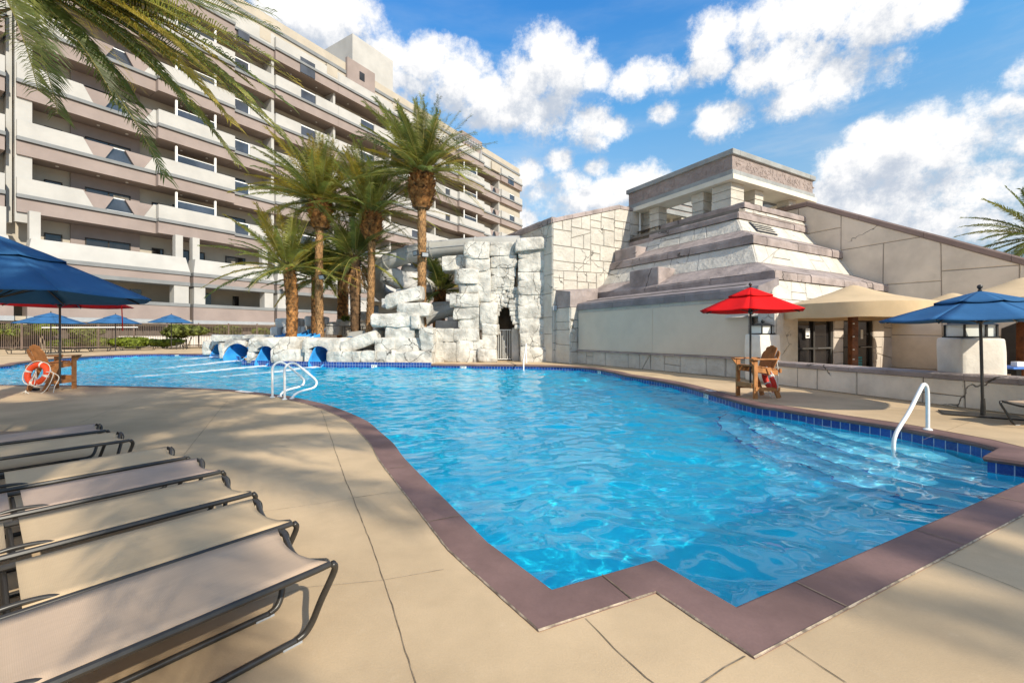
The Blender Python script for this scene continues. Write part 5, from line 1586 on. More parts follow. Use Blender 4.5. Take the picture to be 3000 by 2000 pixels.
# ================================================================ LOUNGERS
LX = V((-.633, -.774, 0))            # foot -> head
LY = V((-.774, .633, 0))             # near rail -> far rail
LW_, LH = .57, .385
def lounger(label, fab, loc, rz, flip=1, group=None, detail=True):
    """sling lounger, local x = foot to head, y = across"""
    t = thing('sun_lounger', label, 'sun lounger', loc, rz, group)
    r = .0165 if detail else .032; sd = 8 if detail else 5
    W_ = LW_
    mb = MB()
    def my(y): return y * flip
    # rails and dipped foot bar in one bent tube
    foot = []
    for i in range(11):
        q = i / 10; y = W_ * q
        foot.append((-.012 + .055 * math.sin(math.pi * q), my(y), LH - .05 * math.sin(math.pi * q) ** 1.5))
    rail = [(1.92, my(0), LH), (1.0, my(0), LH), (.08, my(0), LH), (.02, my(.004), LH)] + foot[1:-1] + [(.02, my(W_ - .004), LH), (.08, my(W_), LH), (1.0, my(W_), LH), (1.92, my(W_), LH)]
    mb.tube(rail, r, sd)
    mb.tube([(1.9, my(0), LH), (1.9, my(W_), LH)], r, sd)
    mb.tube([(1.11, my(0), LH - .03), (1.11, my(W_), LH - .03)], r * .8, sd)
    fr = mb.build('frame', M['frame'], t, smooth='auto', local=True)
    for y0, s_ in ((0, 1), (W_, -1)):
        mb = MB()
        path = bez([(.0, my(y0), LH), (-.02, my(y0 + s_ * .02), LH - .05), (.02, my(y0 + s_ * .075), LH - .20), (.055, my(y0 + s_ * .115), .06), (.11, my(y0 + s_ * .125), .018), (.25, my(y0 + s_ * .125), .016),
                    (1.30, my(y0 + s_ * .125), .016), (1.42, my(y0 + s_ * .12), .03), (1.49, my(y0 + s_ * .09), .16), (1.52, my(y0 + s_ * .03), LH - .03)], 5)
        mb.tube(path, r, sd)
        lg = mb.build('leg', M['frame'], t, smooth=True, local=True)
        if detail:
            mb = MB(); mb.box((.14, my(y0 + s_ * .125), .006), .09, .030, .011); mb.build('foot_pad', M['greybox'], lg, local=True)
            if y0: continue
            mb = MB(); mb.tube(bez([(.94, my(y0 + s_ * .02), LH - .01), (1.0, my(y0 + s_ * .03), LH + .018), (1.10, my(y0 + s_ * .03), LH + .028), (1.2, my(y0 + s_ * .03), LH + .014), (1.26, my(y0 + s_ * .02), LH - .02)], 4), r * .75, sd)
            mb.build('hinge_arc', M['frame'], t, smooth=True, local=True)
    def fabric(x0, x1, concave, name):
        mb = MB(); nx, ny = 14, 8; vs = []
        for i in range(nx + 1):
            for j in range(ny + 1):
                q = j / ny; x = x0 + (x1 - x0) * i / nx
                if i == 0 and concave: x += .045 * math.sin(math.pi * q) * 1.0
                z = LH + .012 - .010 * math.sin(math.pi * q) * (.6 + .4 * math.sin(math.pi * i / nx))
                if i == 0 and concave: z -= .012 * math.sin(math.pi * q)
                if j in (0, ny): z = LH + .013
                vs.append((x, my(.004 + (W_ - .008) * q), z))
        fs = [(i * (ny + 1) + j, (i + 1) * (ny + 1) + j, (i + 1) * (ny + 1) + j + 1, i * (ny + 1) + j + 1) for i in range(nx) for j in range(ny)]
        mb.add(vs, fs)
        o = mb.build(name, M[fab], t, smooth=True, local=True)
        md = o.modifiers.new('so', 'SOLIDIFY'); md.thickness = .004
    fabric(.025, 1.07, True, 'seat_sling'); fabric(1.13, 1.87, False, 'back_sling')
    return t
GL = 'loungers in the near row'
rzL = math.atan2(LX.y, LX.x)
for (u, v, fab, lb) in [(974.5, 1649, 'sling_pink', 'pinkish sling lounger closest to the camera'), (862, 1531.6, 'sling_tan', 'tan sling lounger, second from the camera, with a bright sunlit patch'),
                        (742, 1445, 'sling_tan', 'tan sling lounger between a tan and a mauve one, third from the camera'), (650.5, 1381, 'sling_mauve', 'mauve sling lounger fourth from the camera, between two tan ones'),
                        (548.5, 1340, 'sling_tan', 'tan sling lounger behind the mauve one, before the gap in the row'), (382.6, 1289, 'sling_tan', 'tan sling lounger past the gap, its black sled leg in view'),
                        (313.8, 1261, 'sling_mauve', 'mauve sling lounger at the far end of the near row')]:
    p = P(u, v, LH)
    ob = lounger(lb, fab, (p.x, p.y, 0), rzL, -1, GL)
p = V((8.32, 6.75, LH))
lounger('pinkish sling lounger cut off by the right edge beside the umbrella base', 'sling_pink', (p.x, p.y, 0), R(8), 1)
# far row along the fence
G2 = 'far loungers along the fence'
far = [(17, 78, 1037), (78, 98, 1037), (160, 178, 1033), (178, 220, 1032), (220, 258, 1031), (258, 316, 1030), (350, 402, 1026), (402, 452, 1025.5), (541, 592, 1021)]
lbs = ['far lounger with white sling left of the left lifeguard chair', 'far lounger half hidden behind the left lifeguard chair back', 'far lounger just left of the red umbrella pole', 'far lounger in front of the leftmost clipped hedge',
       'far lounger in the middle of the four beside the wide hedge', 'far lounger at the right end of the four beside the wide hedge', 'far lounger under the second far umbrella', 'far lounger in the pair left of the rightmost far umbrella', 'far lounger closest to the rock island']
far_src = None
for i, ((u0, u1, v), lb) in enumerate(zip(far, lbs)):
    p = P(u0, v)
    if far_src is None:
        far_src = lounger(lb, 'sling_tan', (p.x, p.y, 0), R(14), 1, G2, detail=False); o = far_src
    else:
        o = copy_tree(far_src); o['label'] = lb
    o.location = (p.x, p.y, 0); L_ = (u1 - u0) / F * p.y
    o.scale = (max(.75, min(1.25, L_ / 1.92)) ,) * 3
    o.rotation_euler = (0, 0, R(10 + (i * 7) % 9))
# side table in the far row
tb = thing('side_table', 'small dark side table beside the far lounger near the island', 'side table', P(532, 1023))
q = P(532, 1023)
mb = MB(); mb.box((q.x, q.y, .62), .8, .6, .05); mb.build('table_top', M['frame'], tb)
for dx in (-.35, .35):
    for dy in (-.25, .25):
        mb = MB(); mb.box((q.x + dx, q.y + dy, .3), .05, .05, .6); mb.build('leg', M['frame'], tb)

# ================================================================ UMBRELLAS
def umbrella(label, mat, loc, R_, zedge, zapex, n=8, rot=0.0, pole_mat='frame', pole_z0=0.0, base=None, group=None, sag=.06, tilt=(0, 0), strap=False, name='market_umbrella', pr=.024):
    t = thing(name, label, 'umbrella', loc, 0, group)
    L = V(loc)
    ap = V((L.x + tilt[0], L.y + tilt[1], zapex))
    def ridge(i, f):     # f 0 apex .. 1 rim, on rib i
        a = rot + 2 * math.pi * i / n
        rr = R_ * f
        return V((ap.x + rr * math.cos(a), ap.y + rr * math.sin(a), zapex + (zedge - zapex) * (f ** 1.06)))
    def panel(f0, f1, lift, name, par, hang=0.0, scallop=0.0):
        mb = MB(); nf, ns = 7, 6
        for i in range(n):
            vs = []
            for a in range(nf + 1):
                f = f0 + (f1 - f0) * a / nf
                p, q = ridge(i, f), ridge(i + 1, f)
                for b in range(ns + 1):
                    s_ = b / ns
                    x = p.lerp(q, s_)
                    x.z -= sag * f * f * math.sin(math.pi * s_) * 1.0 - lift
                    if a == nf: x.z -= scallop * math.sin(math.pi * s_)
                    x += V((0, 0, .006 * noise.noise(x * 5)))
                    vs.append(x)
            w = ns + 1
            mb.add(vs, [(a * w + b, (a + 1) * w + b, (a + 1) * w + b + 1, a * w + b + 1) for a in range(nf) for b in range(ns)])
        o = mb.build(name, M[mat], par, smooth='auto')
        md = o.modifiers.new('so', 'SOLIDIFY'); md.thickness = .006
        return o
    cn = panel(.30, 1.0, 0.0, 'canopy', t, scallop=-.03)
    panel(.005, .44, .045, 'vent', cn, scallop=.02)
    # stitched rim band hanging at the edge
    mb = MB()
    b = V((L.x, L.y, pole_z0))
    mb.tube([b, V((ap.x, ap.y, zapex - .05))], pr, 10); mb.build('pole', M[pole_mat], t, smooth='auto')
    for i in range(n):
        mb = MB(); mb.bar(ridge(i, .06) - V((0, 0, .05)), ridge(i, .97) - V((0, 0, .035)), .016, .022)
        mb.bar(V((ap.x, ap.y, zedge - .02)) + (ridge(i, .03) - ridge(i, 0)) * V((1, 1, 0)).length * .6, ridge(i, .55) - V((0, 0, .05)), .014, .018)
        mb.build('rib', M['frame'], t)
    mb = MB(); mb.lathe([(.045, zedge - .06), (.055, zedge - .02), (.045, zedge + .03)], (ap.x, ap.y, 0), 10); mb.build('hub', M['frame'], t)
    mb = MB(); mb.lathe([(.012, 0), (.03, .01), (.03, .03), (.015, .04), (.036, .065), (.042, .09), (.03, .118), (.006, .13)], (ap.x, ap.y, zapex + .03), 12); mb.build('finial', M['frame'], t, smooth='auto')
    if base:
        mb = MB(); mb.box((L.x + base[2], L.y + base[3], .018), base[0], base[1], .02, rz=base[4]); mb.lathe([(.04, .028), (.036, .2), (.03, .34)], (L.x, L.y, 0), 10)
        mb.build('base_plate', M['frame'], t, bevel=.006)
    if strap:
        mb = MB(); x = ridge(strap, 1.0)
        mb.bar(x, x - V((0, 0, .75)), .03, .006); mb.bar(x + V((.06, 0, 0)), x + V((.09, 0, -.7)), .03, .006); mb.build('strap', M[mat], t)
    return t
# near right blue umbrella
pb = P(2880, 1219)
umbrella('blue market umbrella on a black pole beside the low wall at the right', 'blue', (pb.x, pb.y, 0), 1.50, 1.77, 2.27, 8, R(22.5), base=(1.05, .55, .0, .05, R(-35)), tilt=(-.06, .0))
# big blue umbrella cut off at the left edge
umbrella('big blue umbrella at the left edge, its canopy cut off by the frame', 'blue', (-7.50, 6.25, 0), 1.86, 2.07, 2.92, 8, R(22.5), base=(.8, .8, 0, 0, 0), sag=.05)
# umbrellas carried by the lifeguard chairs
umbrella('bright red umbrella over the right lifeguard chair', 'red', (5.83, 10.6, 0), 1.24, 2.09, 2.62, 6, R(0), pole_z0=.2)
umbrella('red umbrella behind the big blue canopy, its strap hanging down', 'red', (-12.15, 11.65, 0), 1.60, 2.31, 2.87, 6, R(0), pole_z0=.2, strap=6)
G3 = 'blue umbrellas along the fence'
for (u, va, ve, r_px, vb, lb) in [(149, 917, 947, 79, 1036, 'largest far blue umbrella seen through the lifeguard chair umbrella pole'), (338.5, 922, 947, 62, 1027, 'middle one of the far blue umbrellas by the fence'), (502, 922, 945, 56.5, 1022.5, 'rightmost far blue umbrella near the round bush')]:
    b_ = P(u, vb); Y = b_.y
    umbrella(lb, 'blue', (b_.x, Y, 0), r_px / F * Y, CAMH + (HZ - ve) / F * Y, CAMH + (HZ - va) / F * Y, 8, R(10), base=(.9, .9, 0, 0, 0), group=G3, pr=.04)
# closed red umbrella on the roof terrace
c_ = Q(1844, 625, 27.0)
t = thing('closed_umbrella', 'closed red umbrella standing on the roof terrace behind the wing wall', 'umbrella', (c_.x, 27.0, 8.4))
mb = MB(); mb.lathe([(.05, 8.5), (.17, 8.75), (.13, 9.2), (.03, 9.5)], (c_.x, 27.0, 0), 10); mb.build('canopy', M['red'], t, smooth='auto')
mb = MB(); mb.tube([(c_.x, 27, 7.0), (c_.x, 27, 9.62)], .025, 8); mb.build('pole', M['frame'], t)
for u, v0, lb in ((1875, 606, 'left pale post on the roof terrace beside the pavilion'), (1905, 611, 'right pale post on the roof terrace beside the pavilion')):
    c_ = Q(u, v0, 26.6)
    o = MB(); o.tube([(c_.x, 26.6, 7.4), (c_.x, 26.6, c_.z)], .05, 8); o = o.build('terrace_post', M['white']); tag(o, lb, 'post', 'posts on the roof terrace')

# tan canopies on timber posts
def canopy(label, c, R_, group):
    t = thing('shade_canopy', label, 'sunshade', (c[0], c[1], 0), 0, group)
    n = 40; mb = MB(); vs = []
    prof = [(0.02, 3.05), (.14, 3.02), (.5, 2.86), (1.0, 2.68), (1.45, 2.56), (1.80, 2.47), (1.92, 2.44), (1.96, 2.42), (1.962, 2.28), (1.955, 2.12), (1.95, 2.0), (1.93, 1.99)]
    for (r_, z) in prof:
        for j in range(n):
            a = 2 * math.pi * j / n
            rr = r_ * R_ / 1.95 * (1 + .006 * math.sin(a * 11) * (1.6 if z < 2.4 else .2))
            vs.append((c[0] + rr * math.cos(a), c[1] + rr * math.sin(a), z + (.012 * math.sin(a * 8) if z < 2.2 else 0)))
    fs = [(i * n + j, i * n + (j + 1) % n, (i + 1) * n + (j + 1) % n, (i + 1) * n + j) for i in range(len(prof) - 1) for j in range(n)]
    mb.add(vs, fs); cn_ = mb.build('canopy', M['tan'], t, smooth='auto')
    mb = MB(); mb.box((c[0], c[1], 1.5), .19, .19, 3.0); ps = mb.build('post', M['post'], t, bevel=.012)
    mb = MB()
    for z in (.75, 1.05, 1.45, 1.85): mb.box((c[0] - .06, c[1] - .10, z), .05, .02, .03)
    mb.build('string_light', M['lens'], ps)
    return t
G4 = 'tan shade canopies behind the low wall'
c1 = Q(2499, 981, 13.5); c2 = Q(2789, 981, 16.0); c3 = Q(2998, 981, 11.7)
canopy('round tan shade canopy on a timber post in front of the glass doors', (c1.x, 13.5), 1.96, G4)
canopy('tan shade canopy farthest back, mostly hidden behind the blue umbrella', (c2.x, 16.0), 1.96, G4)
canopy('tan shade canopy cut off by the right edge', (c3.x, 11.7), 1.90, G4)

# ================================================================ LIFEGUARD CHAIRS
def chair(label, loc, rz):
    """local +y is the way the sitter looks"""
    t = thing('lifeguard_chair', label, 'lifeguard chair', loc, rz, 'lifeguard chairs')
    w, d = .29, .31
    def part(name, fn, bevel=.006):
        mb = MB(); fn(mb); return mb.build(name, M['wood'], t, local=True, bevel=bevel)
    for s_ in (-1, 1):
        part('leg', lambda m: m.box((s_ * w, d, .455), .05, .10, .91))
        part('leg', lambda m: m.bar((s_ * (w - .03), -.36, 0), (s_ * (w - .03), -.06, .72), .045, .11, up=(0, 1, 0)))
        part('seat_rail', lambda m: m.bar((s_ * (w - .055), d + .03, .70), (s_ * (w - .055), -.34, .60), .035, .12))
        part('armrest', lambda m: m.obox((s_ * (w + .02) - .075, -.28, .915), (.15, 0, 0), (0, .72, 0), (0, 0, .03)), .012)
        part('side_brace', lambda m: m.bar((s_ * (w + .03), d + .03, .235), (s_ * (w + .03), -.33, .215), .03, .09))
        part('arm_bracket', lambda m: m.prism([(s_ * w - .02, d + .06, .91), (s_ * w - .02, d + .17, .91), (s_ * w - .02, d + .06, .78)], (.04, 0, 0)))
    def seat(m):
        for k in range(6):
            y = d - .02 - k * .105
            m.obox((-.27, y - .047, .765 - (d - y) * .17), (.54, 0, 0), (0, .094, -.0), (0, 0, .025))
    part('seat', seat)
    def back(m):
        n = 5
        for k in range(n):
            x = (k - 2) * .102
            top = 1.24 - .15 * (abs(k - 2) / 2.2) ** 2.2
            pts = []
            b0, b1 = V((x * .9, -.20, .60)), V((x * 1.12, -.42, top))
            hw0, hw1 = .047, .056
            up = (b1 - b0).normalized(); nrm = V((0, up.z, -up.y))
            poly = [b0 - V((hw0, 0, 0)), b0 + V((hw0, 0, 0))]
            # rounded crown of the whole back: slope the outer slats
            sl = 0
            drop = (.055 if k in (0, 4) else .02)
            l, r_ = (drop if k < 2 else 0), (drop if k > 2 else 0)
            poly += [b1 + V((hw1, 0, 0)) - up * r_ * 2.2, b1 + V((hw1 * .5, 0, 0)) - up * r_ * .8, b1 - V((hw1 * .5, 0, 0)) - up * l * .8, b1 - V((hw1, 0, 0)) - up * l * 2.2]
            m.prism(poly, nrm * .022)
    part('backrest', back, .004)
    part('back_brace', lambda m: m.obox((-.30, -.40, .60), (.60, 0, 0), (0, .04, 0), (0, 0, .10)))
    part('front_board', lambda m: m.obox((-.27, d + .052, .25), (.54, 0, 0), (0, .03, 0), (0, 0, .12)))
    part('foot_rest', lambda m: m.obox((-.27, .10, .235), (.54, 0, 0), (0, .2, 0), (0, 0, .025)))
    return t
cr = (5.95, 10.5, 0)
chair('orange wood lifeguard chair under the red umbrella at the pool edge', cr, R(101))
cl = (-12.62, 11.9, 0)
chair('orange wood lifeguard chair at the left, seen from behind', cl, R(-8))

def life_ring(label, c, nrm, R_, r_, mat, spin=0.0, rope=True, extra=None):
    c = V(c); nrm = V(nrm).normalized()
    t = thing('life_ring', label, 'life ring', (c.x, c.y, 0))
    a = nrm.cross(V((0, 0, 1))).normalized(); b = a.cross(nrm).normalized()
    def ringmb(a0, a1, rr, mi=0, n=40):
        mb = MB(); vs = []; k = 12; m = max(3, int(n * (a1 - a0) / 6.283))
        for i in range(m + 1):
            th_ = a0 + (a1 - a0) * i / m + spin
            cc = c + (a * math.cos(th_) + b * math.sin(th_)) * R_
            rd = (a * math.cos(th_) + b * math.sin(th_))
            for j in range(k):
                ph_ = 2 * math.pi * j / k
                vs.append(cc + rd * rr * math.cos(ph_) + nrm * rr * .85 * math.sin(ph_))
        mb.add(vs, [(i * k + j, i * k + (j + 1) % k, (i + 1) * k + (j + 1) % k, (i + 1) * k + j) for i in range(m) for j in range(k)])
        return mb
    ringmb(0, 2 * math.pi, r_).build('ring_body', M[mat], t, smooth=True)
    for q in range(4): ringmb(q * math.pi / 2 - .10, q * math.pi / 2 + .10, r_ * 1.05).build('white_band', M['rope'], t, smooth=True)
    mb = MB()
    pts = []
    for i in range(49):
        th_ = 2 * math.pi * i / 48 + spin
        bow = R_ + r_ * 1.0 + .035 * abs(math.sin(2 * (th_ - spin)))
        pts.append(c + (a * math.cos(th_) + b * math.sin(th_)) * bow + nrm * .02)
    mb.tube(pts[:-1], .009, 5, closed=True)
    for e in (extra or []): mb.tube(bez(e, 6), .009, 5)
    mb.build('rope', M['rope'], t, smooth=True)
    return t
rc = Q(109, 1094, 11.25)
nr = V((.03, -1, .26))
coil = [[rc + V((.0, -.02, .12)), rc + V((.05, -.12, -.05)), rc + V((-.06, -.12, -.2)), rc + V((.06, -.13, -.28)), rc + V((.08, -.12, -.02)), rc + V((-.02, -.12, -.25)), rc + V((.1, -.1, -.3)), rc + V((.02, -.05, .1))],
        [rc + V((.28, -.05, .05)), rc + V((.42, 0, .0)), rc + V((.34, -.1, -.4)), rc + V((.1, -.15, -.55)), rc + V((-.15, -.15, -.45)), rc + V((-.26, -.12, -.52)), rc + V((-.24, -.15, -.66)), rc + V((-.16, -.15, -.60)), rc + V((-.18, -.1, -.42))],
        [rc + V((.36, .0, .05)), rc + V((.46, .1, -.1)), rc + V((.40, .05, -.35)), rc + V((.38, .0, -.62)), rc + V((.3, -.1, -.68)), rc + V((-.3, -.2, -.69))]]
life_ring('orange life ring with white bands and rope hung behind the left lifeguard chair', rc, nr, .235, .072, 'ring', R(14), True, coil)
mb = MB(); w_ = P(105, 1144); mb.box((w_.x, w_.y, .04), .17, .07, .07); o = mb.build('rope_weight', M['black'], bevel=.02); tag(o, 'small black rope weight on the deck under the left life ring', 'weight')
rc2 = Q(2254, 1113, 10.45)
e2 = [[rc2 + V((.10, -.1, .55)), rc2 + V((.13, -.12, .3)), rc2 + V((.14, -.12, .05)), rc2 + V((.12, -.12, -.2)), rc2 + V((.0, -.1, -.35)), rc2 + V((-.1, -.1, -.2)), rc2 + V((-.02, -.1, -.38)), rc2 + V((.1, -.1, -.43)), rc2 + V((.05, -.1, -.2))]]
life_ring('red life ring leaning behind the right lifeguard chair', rc2, (.93, -.15, .30), .225, .072, 'ringred', R(30), True, e2)

# ================================================================ HANDRAILS
def rail(label, pts, r_, feet, group=None):
    t = thing('pool_handrail', label, 'handrail', (feet[0][0], feet[0][1], 0), 0, group)
    mb = MB(); mb.tube(bez(pts, 7), r_, 12); mb.build('tube', M['white'], t, smooth=True)
    for f in feet:
        mb = MB(); mb.lathe([(r_ * 2.2, .008), (r_ * 2.2, .02), (r_ * 1.5, .034), (r_ * .9, .036)], (f[0], f[1], 0), 14); mb.build('foot_flange', M['white'], t, smooth='auto')
    return t
w2 = V((.57, .82, 0))
for (A, lb, dz) in [(P(798, 1165), 'left one of the two white curved pool handrails', 0), (P(834, 1171), 'right one of the two white curved pool handrails', 0)]:
    def RP(k, z, A=A): return A + w2 * k + V((0, 0, z))
    pts = [RP(0, 0), RP(0, .45), RP(.0, .68), RP(.05, .79), RP(.15, .84), RP(.26, .82), RP(.42, .70), RP(.62, .53), RP(.74, .42), RP(.785, .34), RP(.76, .25), RP(.66, .20), RP(.46, .17), RP(.30, .13), RP(.20, .06), RP(.17, 0)]
    rail(lb, pts, .026, [(RP(0, 0).x, RP(0, 0).y), (RP(.17, 0).x, RP(.17, 0).y)], 'twin handrails at the near pool edge')
A = P(2718, 1260); B = P(2618, 1316, WZ)
def L_(k, z): return V((A.x + (B.x - A.x) * k, A.y + (B.y - A.y) * k, z))
rail('single white handrail running down into the pool at the right', [L_(0, 0), L_(.0, .4), L_(.01, .60), L_(.05, .70), L_(.13, .725), L_(.22, .66), L_(.55, .34), L_(.82, .13), L_(.94, .02), L_(1, -.12), L_(1, -.4), L_(1, -.7)], .027, [(A.x, A.y)])
A3 = P(1542, 1063); B3 = P(1534, 1086, WZ)
def L3(k, z): return V((A3.x + (B3.x - A3.x) * k, A3.y + (B3.y - A3.y) * k, z))
rail('small white handrail at the far pool edge in front of the rock tower', [L3(0, 0), L3(0, .7), L3(.03, .95), L3(.1, 1.0), L3(.25, .8), L3(.75, .45), L3(.95, .3), L3(1, .1), L3(1, -.4)], .035, [(A3.x, A3.y)])

# ================================================================ LOW WALL, PILLARS, LANTERNS
LWd = V((-396.0, F, 0)).normalized(); LWn = V((LWd.y, -LWd.x, 0))
LA, LB = V((8.01, 12.98, 0)), V((8.01, 12.98, 0)) - LWd * 8.5
LA = LA + LWd * 1.1
lw = thing('low_stone_wall', 'low white stone wall with a mauve coping along the deck', 'wall', tuple(LB.lerp(LA, .5)))
mb = MB()
stone_face(mb, [LA, LB, LB + V((0, 0, .575)), LA + V((0, 0, .575))], -LWn, .62, gap=.016, raise_=.02, seed=81, diag=.12, aspect=1.7)
mb.hexa([LA + LWn * .01, LB + LWn * .01, LB + LWn * .4, LA + LWn * .4], [p + V((0, 0, .57)) for p in (LA + LWn * .01, LB + LWn * .01, LB + LWn * .4, LA + LWn * .4)], 0)
mb.build('wall_body', [pm('wall_stone', (0.82, 0.735, 0.62), 0.85, 0.09, 1.4, 0.8, 4.0, 0.2, bdist=0.05, cracks=(0.8, 0.012, 0.56)), M['stone_gap']], lw)
mb = MB(); slab_row(mb, LA - LWn * .06 + V((0, 0, .575)), LB - LWn * .06 + V((0, 0, .575)), (0, 0, .125), LWn * .5, 9, rt, gap=.006, jit=.006)
mb.build('wall_coping', M['pink'], lw)
def lantern(label, c, w, rz):
    t = thing('lantern', label, 'lantern', c, 0, 'lanterns on the stone pillars')
    c = V(c); hw = w / 2; h = .24
    mb = MB(); mb.box(c + V((0, 0, .015)), w + .06, w + .06, .03, rz=rz); mb.build('lantern_base', M['black'], t)
    mb = MB(); mb.box(c + V((0, 0, .03 + h / 2)), w - .03, w - .03, h, rz=rz); mb.build('lantern_glass', M['lens'], t)
    mb = MB(); Mr = Matrix.Rotation(rz, 3, 'Z')
    for (x, y) in [(-hw, -hw), (hw, -hw), (hw, hw), (-hw, hw), (.1, -hw)]:
        mb.box(c + Mr @ V((x, y, 0)) + V((0, 0, .03 + h / 2)), .03, .03, h, rz=rz)
    mb.build('lantern_frame', M['black'], t)
    mb = MB(); a = [c + Mr @ V((x * (hw + .05), y * (hw + .05), .03 + h)) for x, y in ((-1, -1), (1, -1), (1, 1), (-1, 1))]
    b = [c + Mr @ V((x * hw * .25, y * hw * .25, .12 + h)) for x, y in ((-1, -1), (1, -1), (1, 1), (-1, 1))]
    mb.hexa(a, b); mb.lathe([(.02, .11 + h), (.05, .15 + h), (.055, .18 + h), (.03, .22 + h), (.005, .23 + h)], c, 10); mb.build('lantern_roof', M['black'], t)
def pillar(label, u0, u1, v0, v1, Y, D, rz, seed):
    a, b = Q(u0, v1, Y), Q(u1, v0, Y); c = (a + b) / 2
    t = thing('stone_pillar', label, 'pillar', (c.x, Y, 0), 0, 'stone pillars on the low wall')
    mb = RockMB(); mb.rock((c.x, Y + D * .35, (b.z + .05) / 2), (b.x - a.x) / (abs(math.cos(rz)) + abs(math.sin(rz))) * 1.02, D, b.z - .05, Matrix.Rotation(rz, 3, 'Z'), seed, 12, 22, .022)
    mb.build('pillar_body', [pm('pillar_stone', (.76, .71, .63), .85, .08, 1.6, .6, 4.0, bdist=.03)], t, smooth='auto')
    return V((c.x, Y + D * .35, b.z))
p1 = pillar('stone pillar with a lantern at the start of the low wall beside the red umbrella', 2208, 2287, 979, 1060, 13.6, .7, R(12), 201)
lantern('black framed lantern on the pillar beside the red umbrella pole', p1, .50, R(12))
p2 = pillar('stone pillar with a lantern on the low wall behind the blue umbrella', 2815, 2943, 989, 1103, 9.05, .72, R(-13), 202)
lantern('white glass lantern on the pillar behind the blue umbrella', p2, .56, R(-13))
for (u, v, Y, lb) in [(2274, 1050, 12.9, 'small grey box on the coping beside the first pillar'), (2784, 1088, 9.9, 'small grey box on the coping at the foot of the middle post')]:
    c_ = Q(u, v, Y); mb = MB(); mb.box((c_.x, Y, .78), .12, .09, .15); o = mb.build('outlet_box', M['greybox'], bevel=.008); tag(o, lb, 'outlet box', 'outlet boxes on the wall')
# bar table and bits behind the wall
c_ = Q(2968, 1086, 10.6)
t = thing('bar_table', 'table with a bright blue top behind the low wall at the right edge', 'table', (c_.x, 10.6, 0))
mb = MB(); mb.box((c_.x + .25, 10.75, .70), 1.0, .75, .05); mb.build('table_top', M['cobalt'], t, bevel=.01)
mb = MB(); mb.box((c_.x + .25, 10.75, .34), .12, .12, .67); mb.build('leg', M['black'], t)
mb = MB(); mb.box((c_.x + .12, 10.6, .79), .2, .14, .12); o = mb.build('napkin_box', M['paper'], bevel=.006); tag(o, 'white napkin box on the blue bar table', 'box')
c_ = Q(2515, 1065, 14.3)
t = thing('patio_chair', 'teal slatted patio chair behind the low wall at the canopy post', 'chair', (c_.x, 14.3, 0))
mb = MB()
for k in range(4): mb.box((c_.x, 14.3, .50 + k * .085), .22, .03, .055)
mb.build('backrest', M['teal'], t)
mb = MB(); mb.box((c_.x, 14.05, .42), .4, .42, .04); mb.build('seat', M['teal'], t)
for sx in (-.17, .17):
    for sy in (-.18, .18):
        mb = MB(); mb.box((c_.x + sx, 14.05 + sy, .2), .04, .04, .4); mb.build('leg', M['teal'], t)

# ================================================================ WRITING
def lettering(text, size, mat, parent, loc, xdir, ydir, name='lettering'):
    cu = bpy.data.curves.new('txt', 'FONT'); cu.body = text; cu.size = size; cu.align_x = 'CENTER'; cu.align_y = 'CENTER'; cu.space_line = .85
    ob = bpy.data.objects.new('txt', cu); COL.objects.link(ob)
    dg = bpy.context.evaluated_depsgraph_get()
    me = bpy.data.meshes.new_from_object(ob.evaluated_get(dg)); bpy.data.objects.remove(ob)
    me.name = name; me.materials.clear(); me.materials.append(mat)
    x, y = V(xdir).normalized(), V(ydir).normalized(); z = x.cross(y)
    Mx = Matrix((x, y, z)).transposed().to_4x4(); Mx.translation = V(loc) - V(parent.location)
    me.transform(Mx)
    o = bpy.data.objects.new(name, me); COL.objects.link(o); o.parent = parent
    return o
def sign_plate(name, label, cat, c, xd, yd, w, h, mat, group=None, th=.008):
    c, x, y = V(c), V(xd).normalized(), V(yd).normalized(); z = x.cross(y)
    t = thing(name, label, cat, c, 0, group)
    mb = MB(); p = c - x * w / 2 - y * h / 2 - z * th
    mb.obox(p, x * w, y * h, z * th); mb.build('plate', mat, t)
    return t, x, y, z
def on_wall(u, v, Yapprox=None):
    """nearest pool-wall point seen at that picture column"""
    best = None
    for i in range(NO):
        a, b = offset_pt(i, .03), offset_pt((i + 1) % NO, .03)
        t = (u - 1500) / F
        d = (b - a); den = d.x - t * d.y
        if abs(den) < 1e-6: continue
        s_ = (t * a.y - a.x) / den
        if 0 <= s_ <= 1:
            p = a + d * s_
            if Yapprox is None or abs(p.y - Yapprox) < 3.0:
                if best is None or abs(p.y - (Yapprox or 99)) < abs(best[0].y - (Yapprox or 99)): best = (p, edge_n(i))
    return best
G5 = 'pool depth markers'
for (u, Y, txt, lb) in [(1096, 22.6, "4'0\"", 'white depth marker reading 4 0 on the tiles under the rocks'), (1358, 22.2, "4'6\"", 'white depth marker reading 4 6 in front of the rock tower'),
                        (1756, 19.0, "4'6\"", 'white depth marker reading 4 6 below the roller screen'), (2069, 11.5, "4'6\"", 'white depth marker reading 4 6 in front of the right lifeguard chair'), (518, 34.6, "4'6\"", 'white depth marker reading 4 6 on the far left pool wall')]:
    r_ = on_wall(u, 0, Y)
    if not r_: continue
    p, n = r_; inw = V((-n.x, -n.y, 0)); xd = V((0, 0, 1)).cross(inw)
    sz = .30 if Y > 15 else .26
    t, x, y, z = sign_plate('depth_marker', lb, 'depth marker', V((p.x, p.y, -.12)) + inw * .012, xd, (0, 0, 1), sz, .155, M['white'], G5)
    lettering(txt, .17, M['black'], t, V((p.x, p.y, -.125)) + inw * .014, xd, (0, 0, 1))
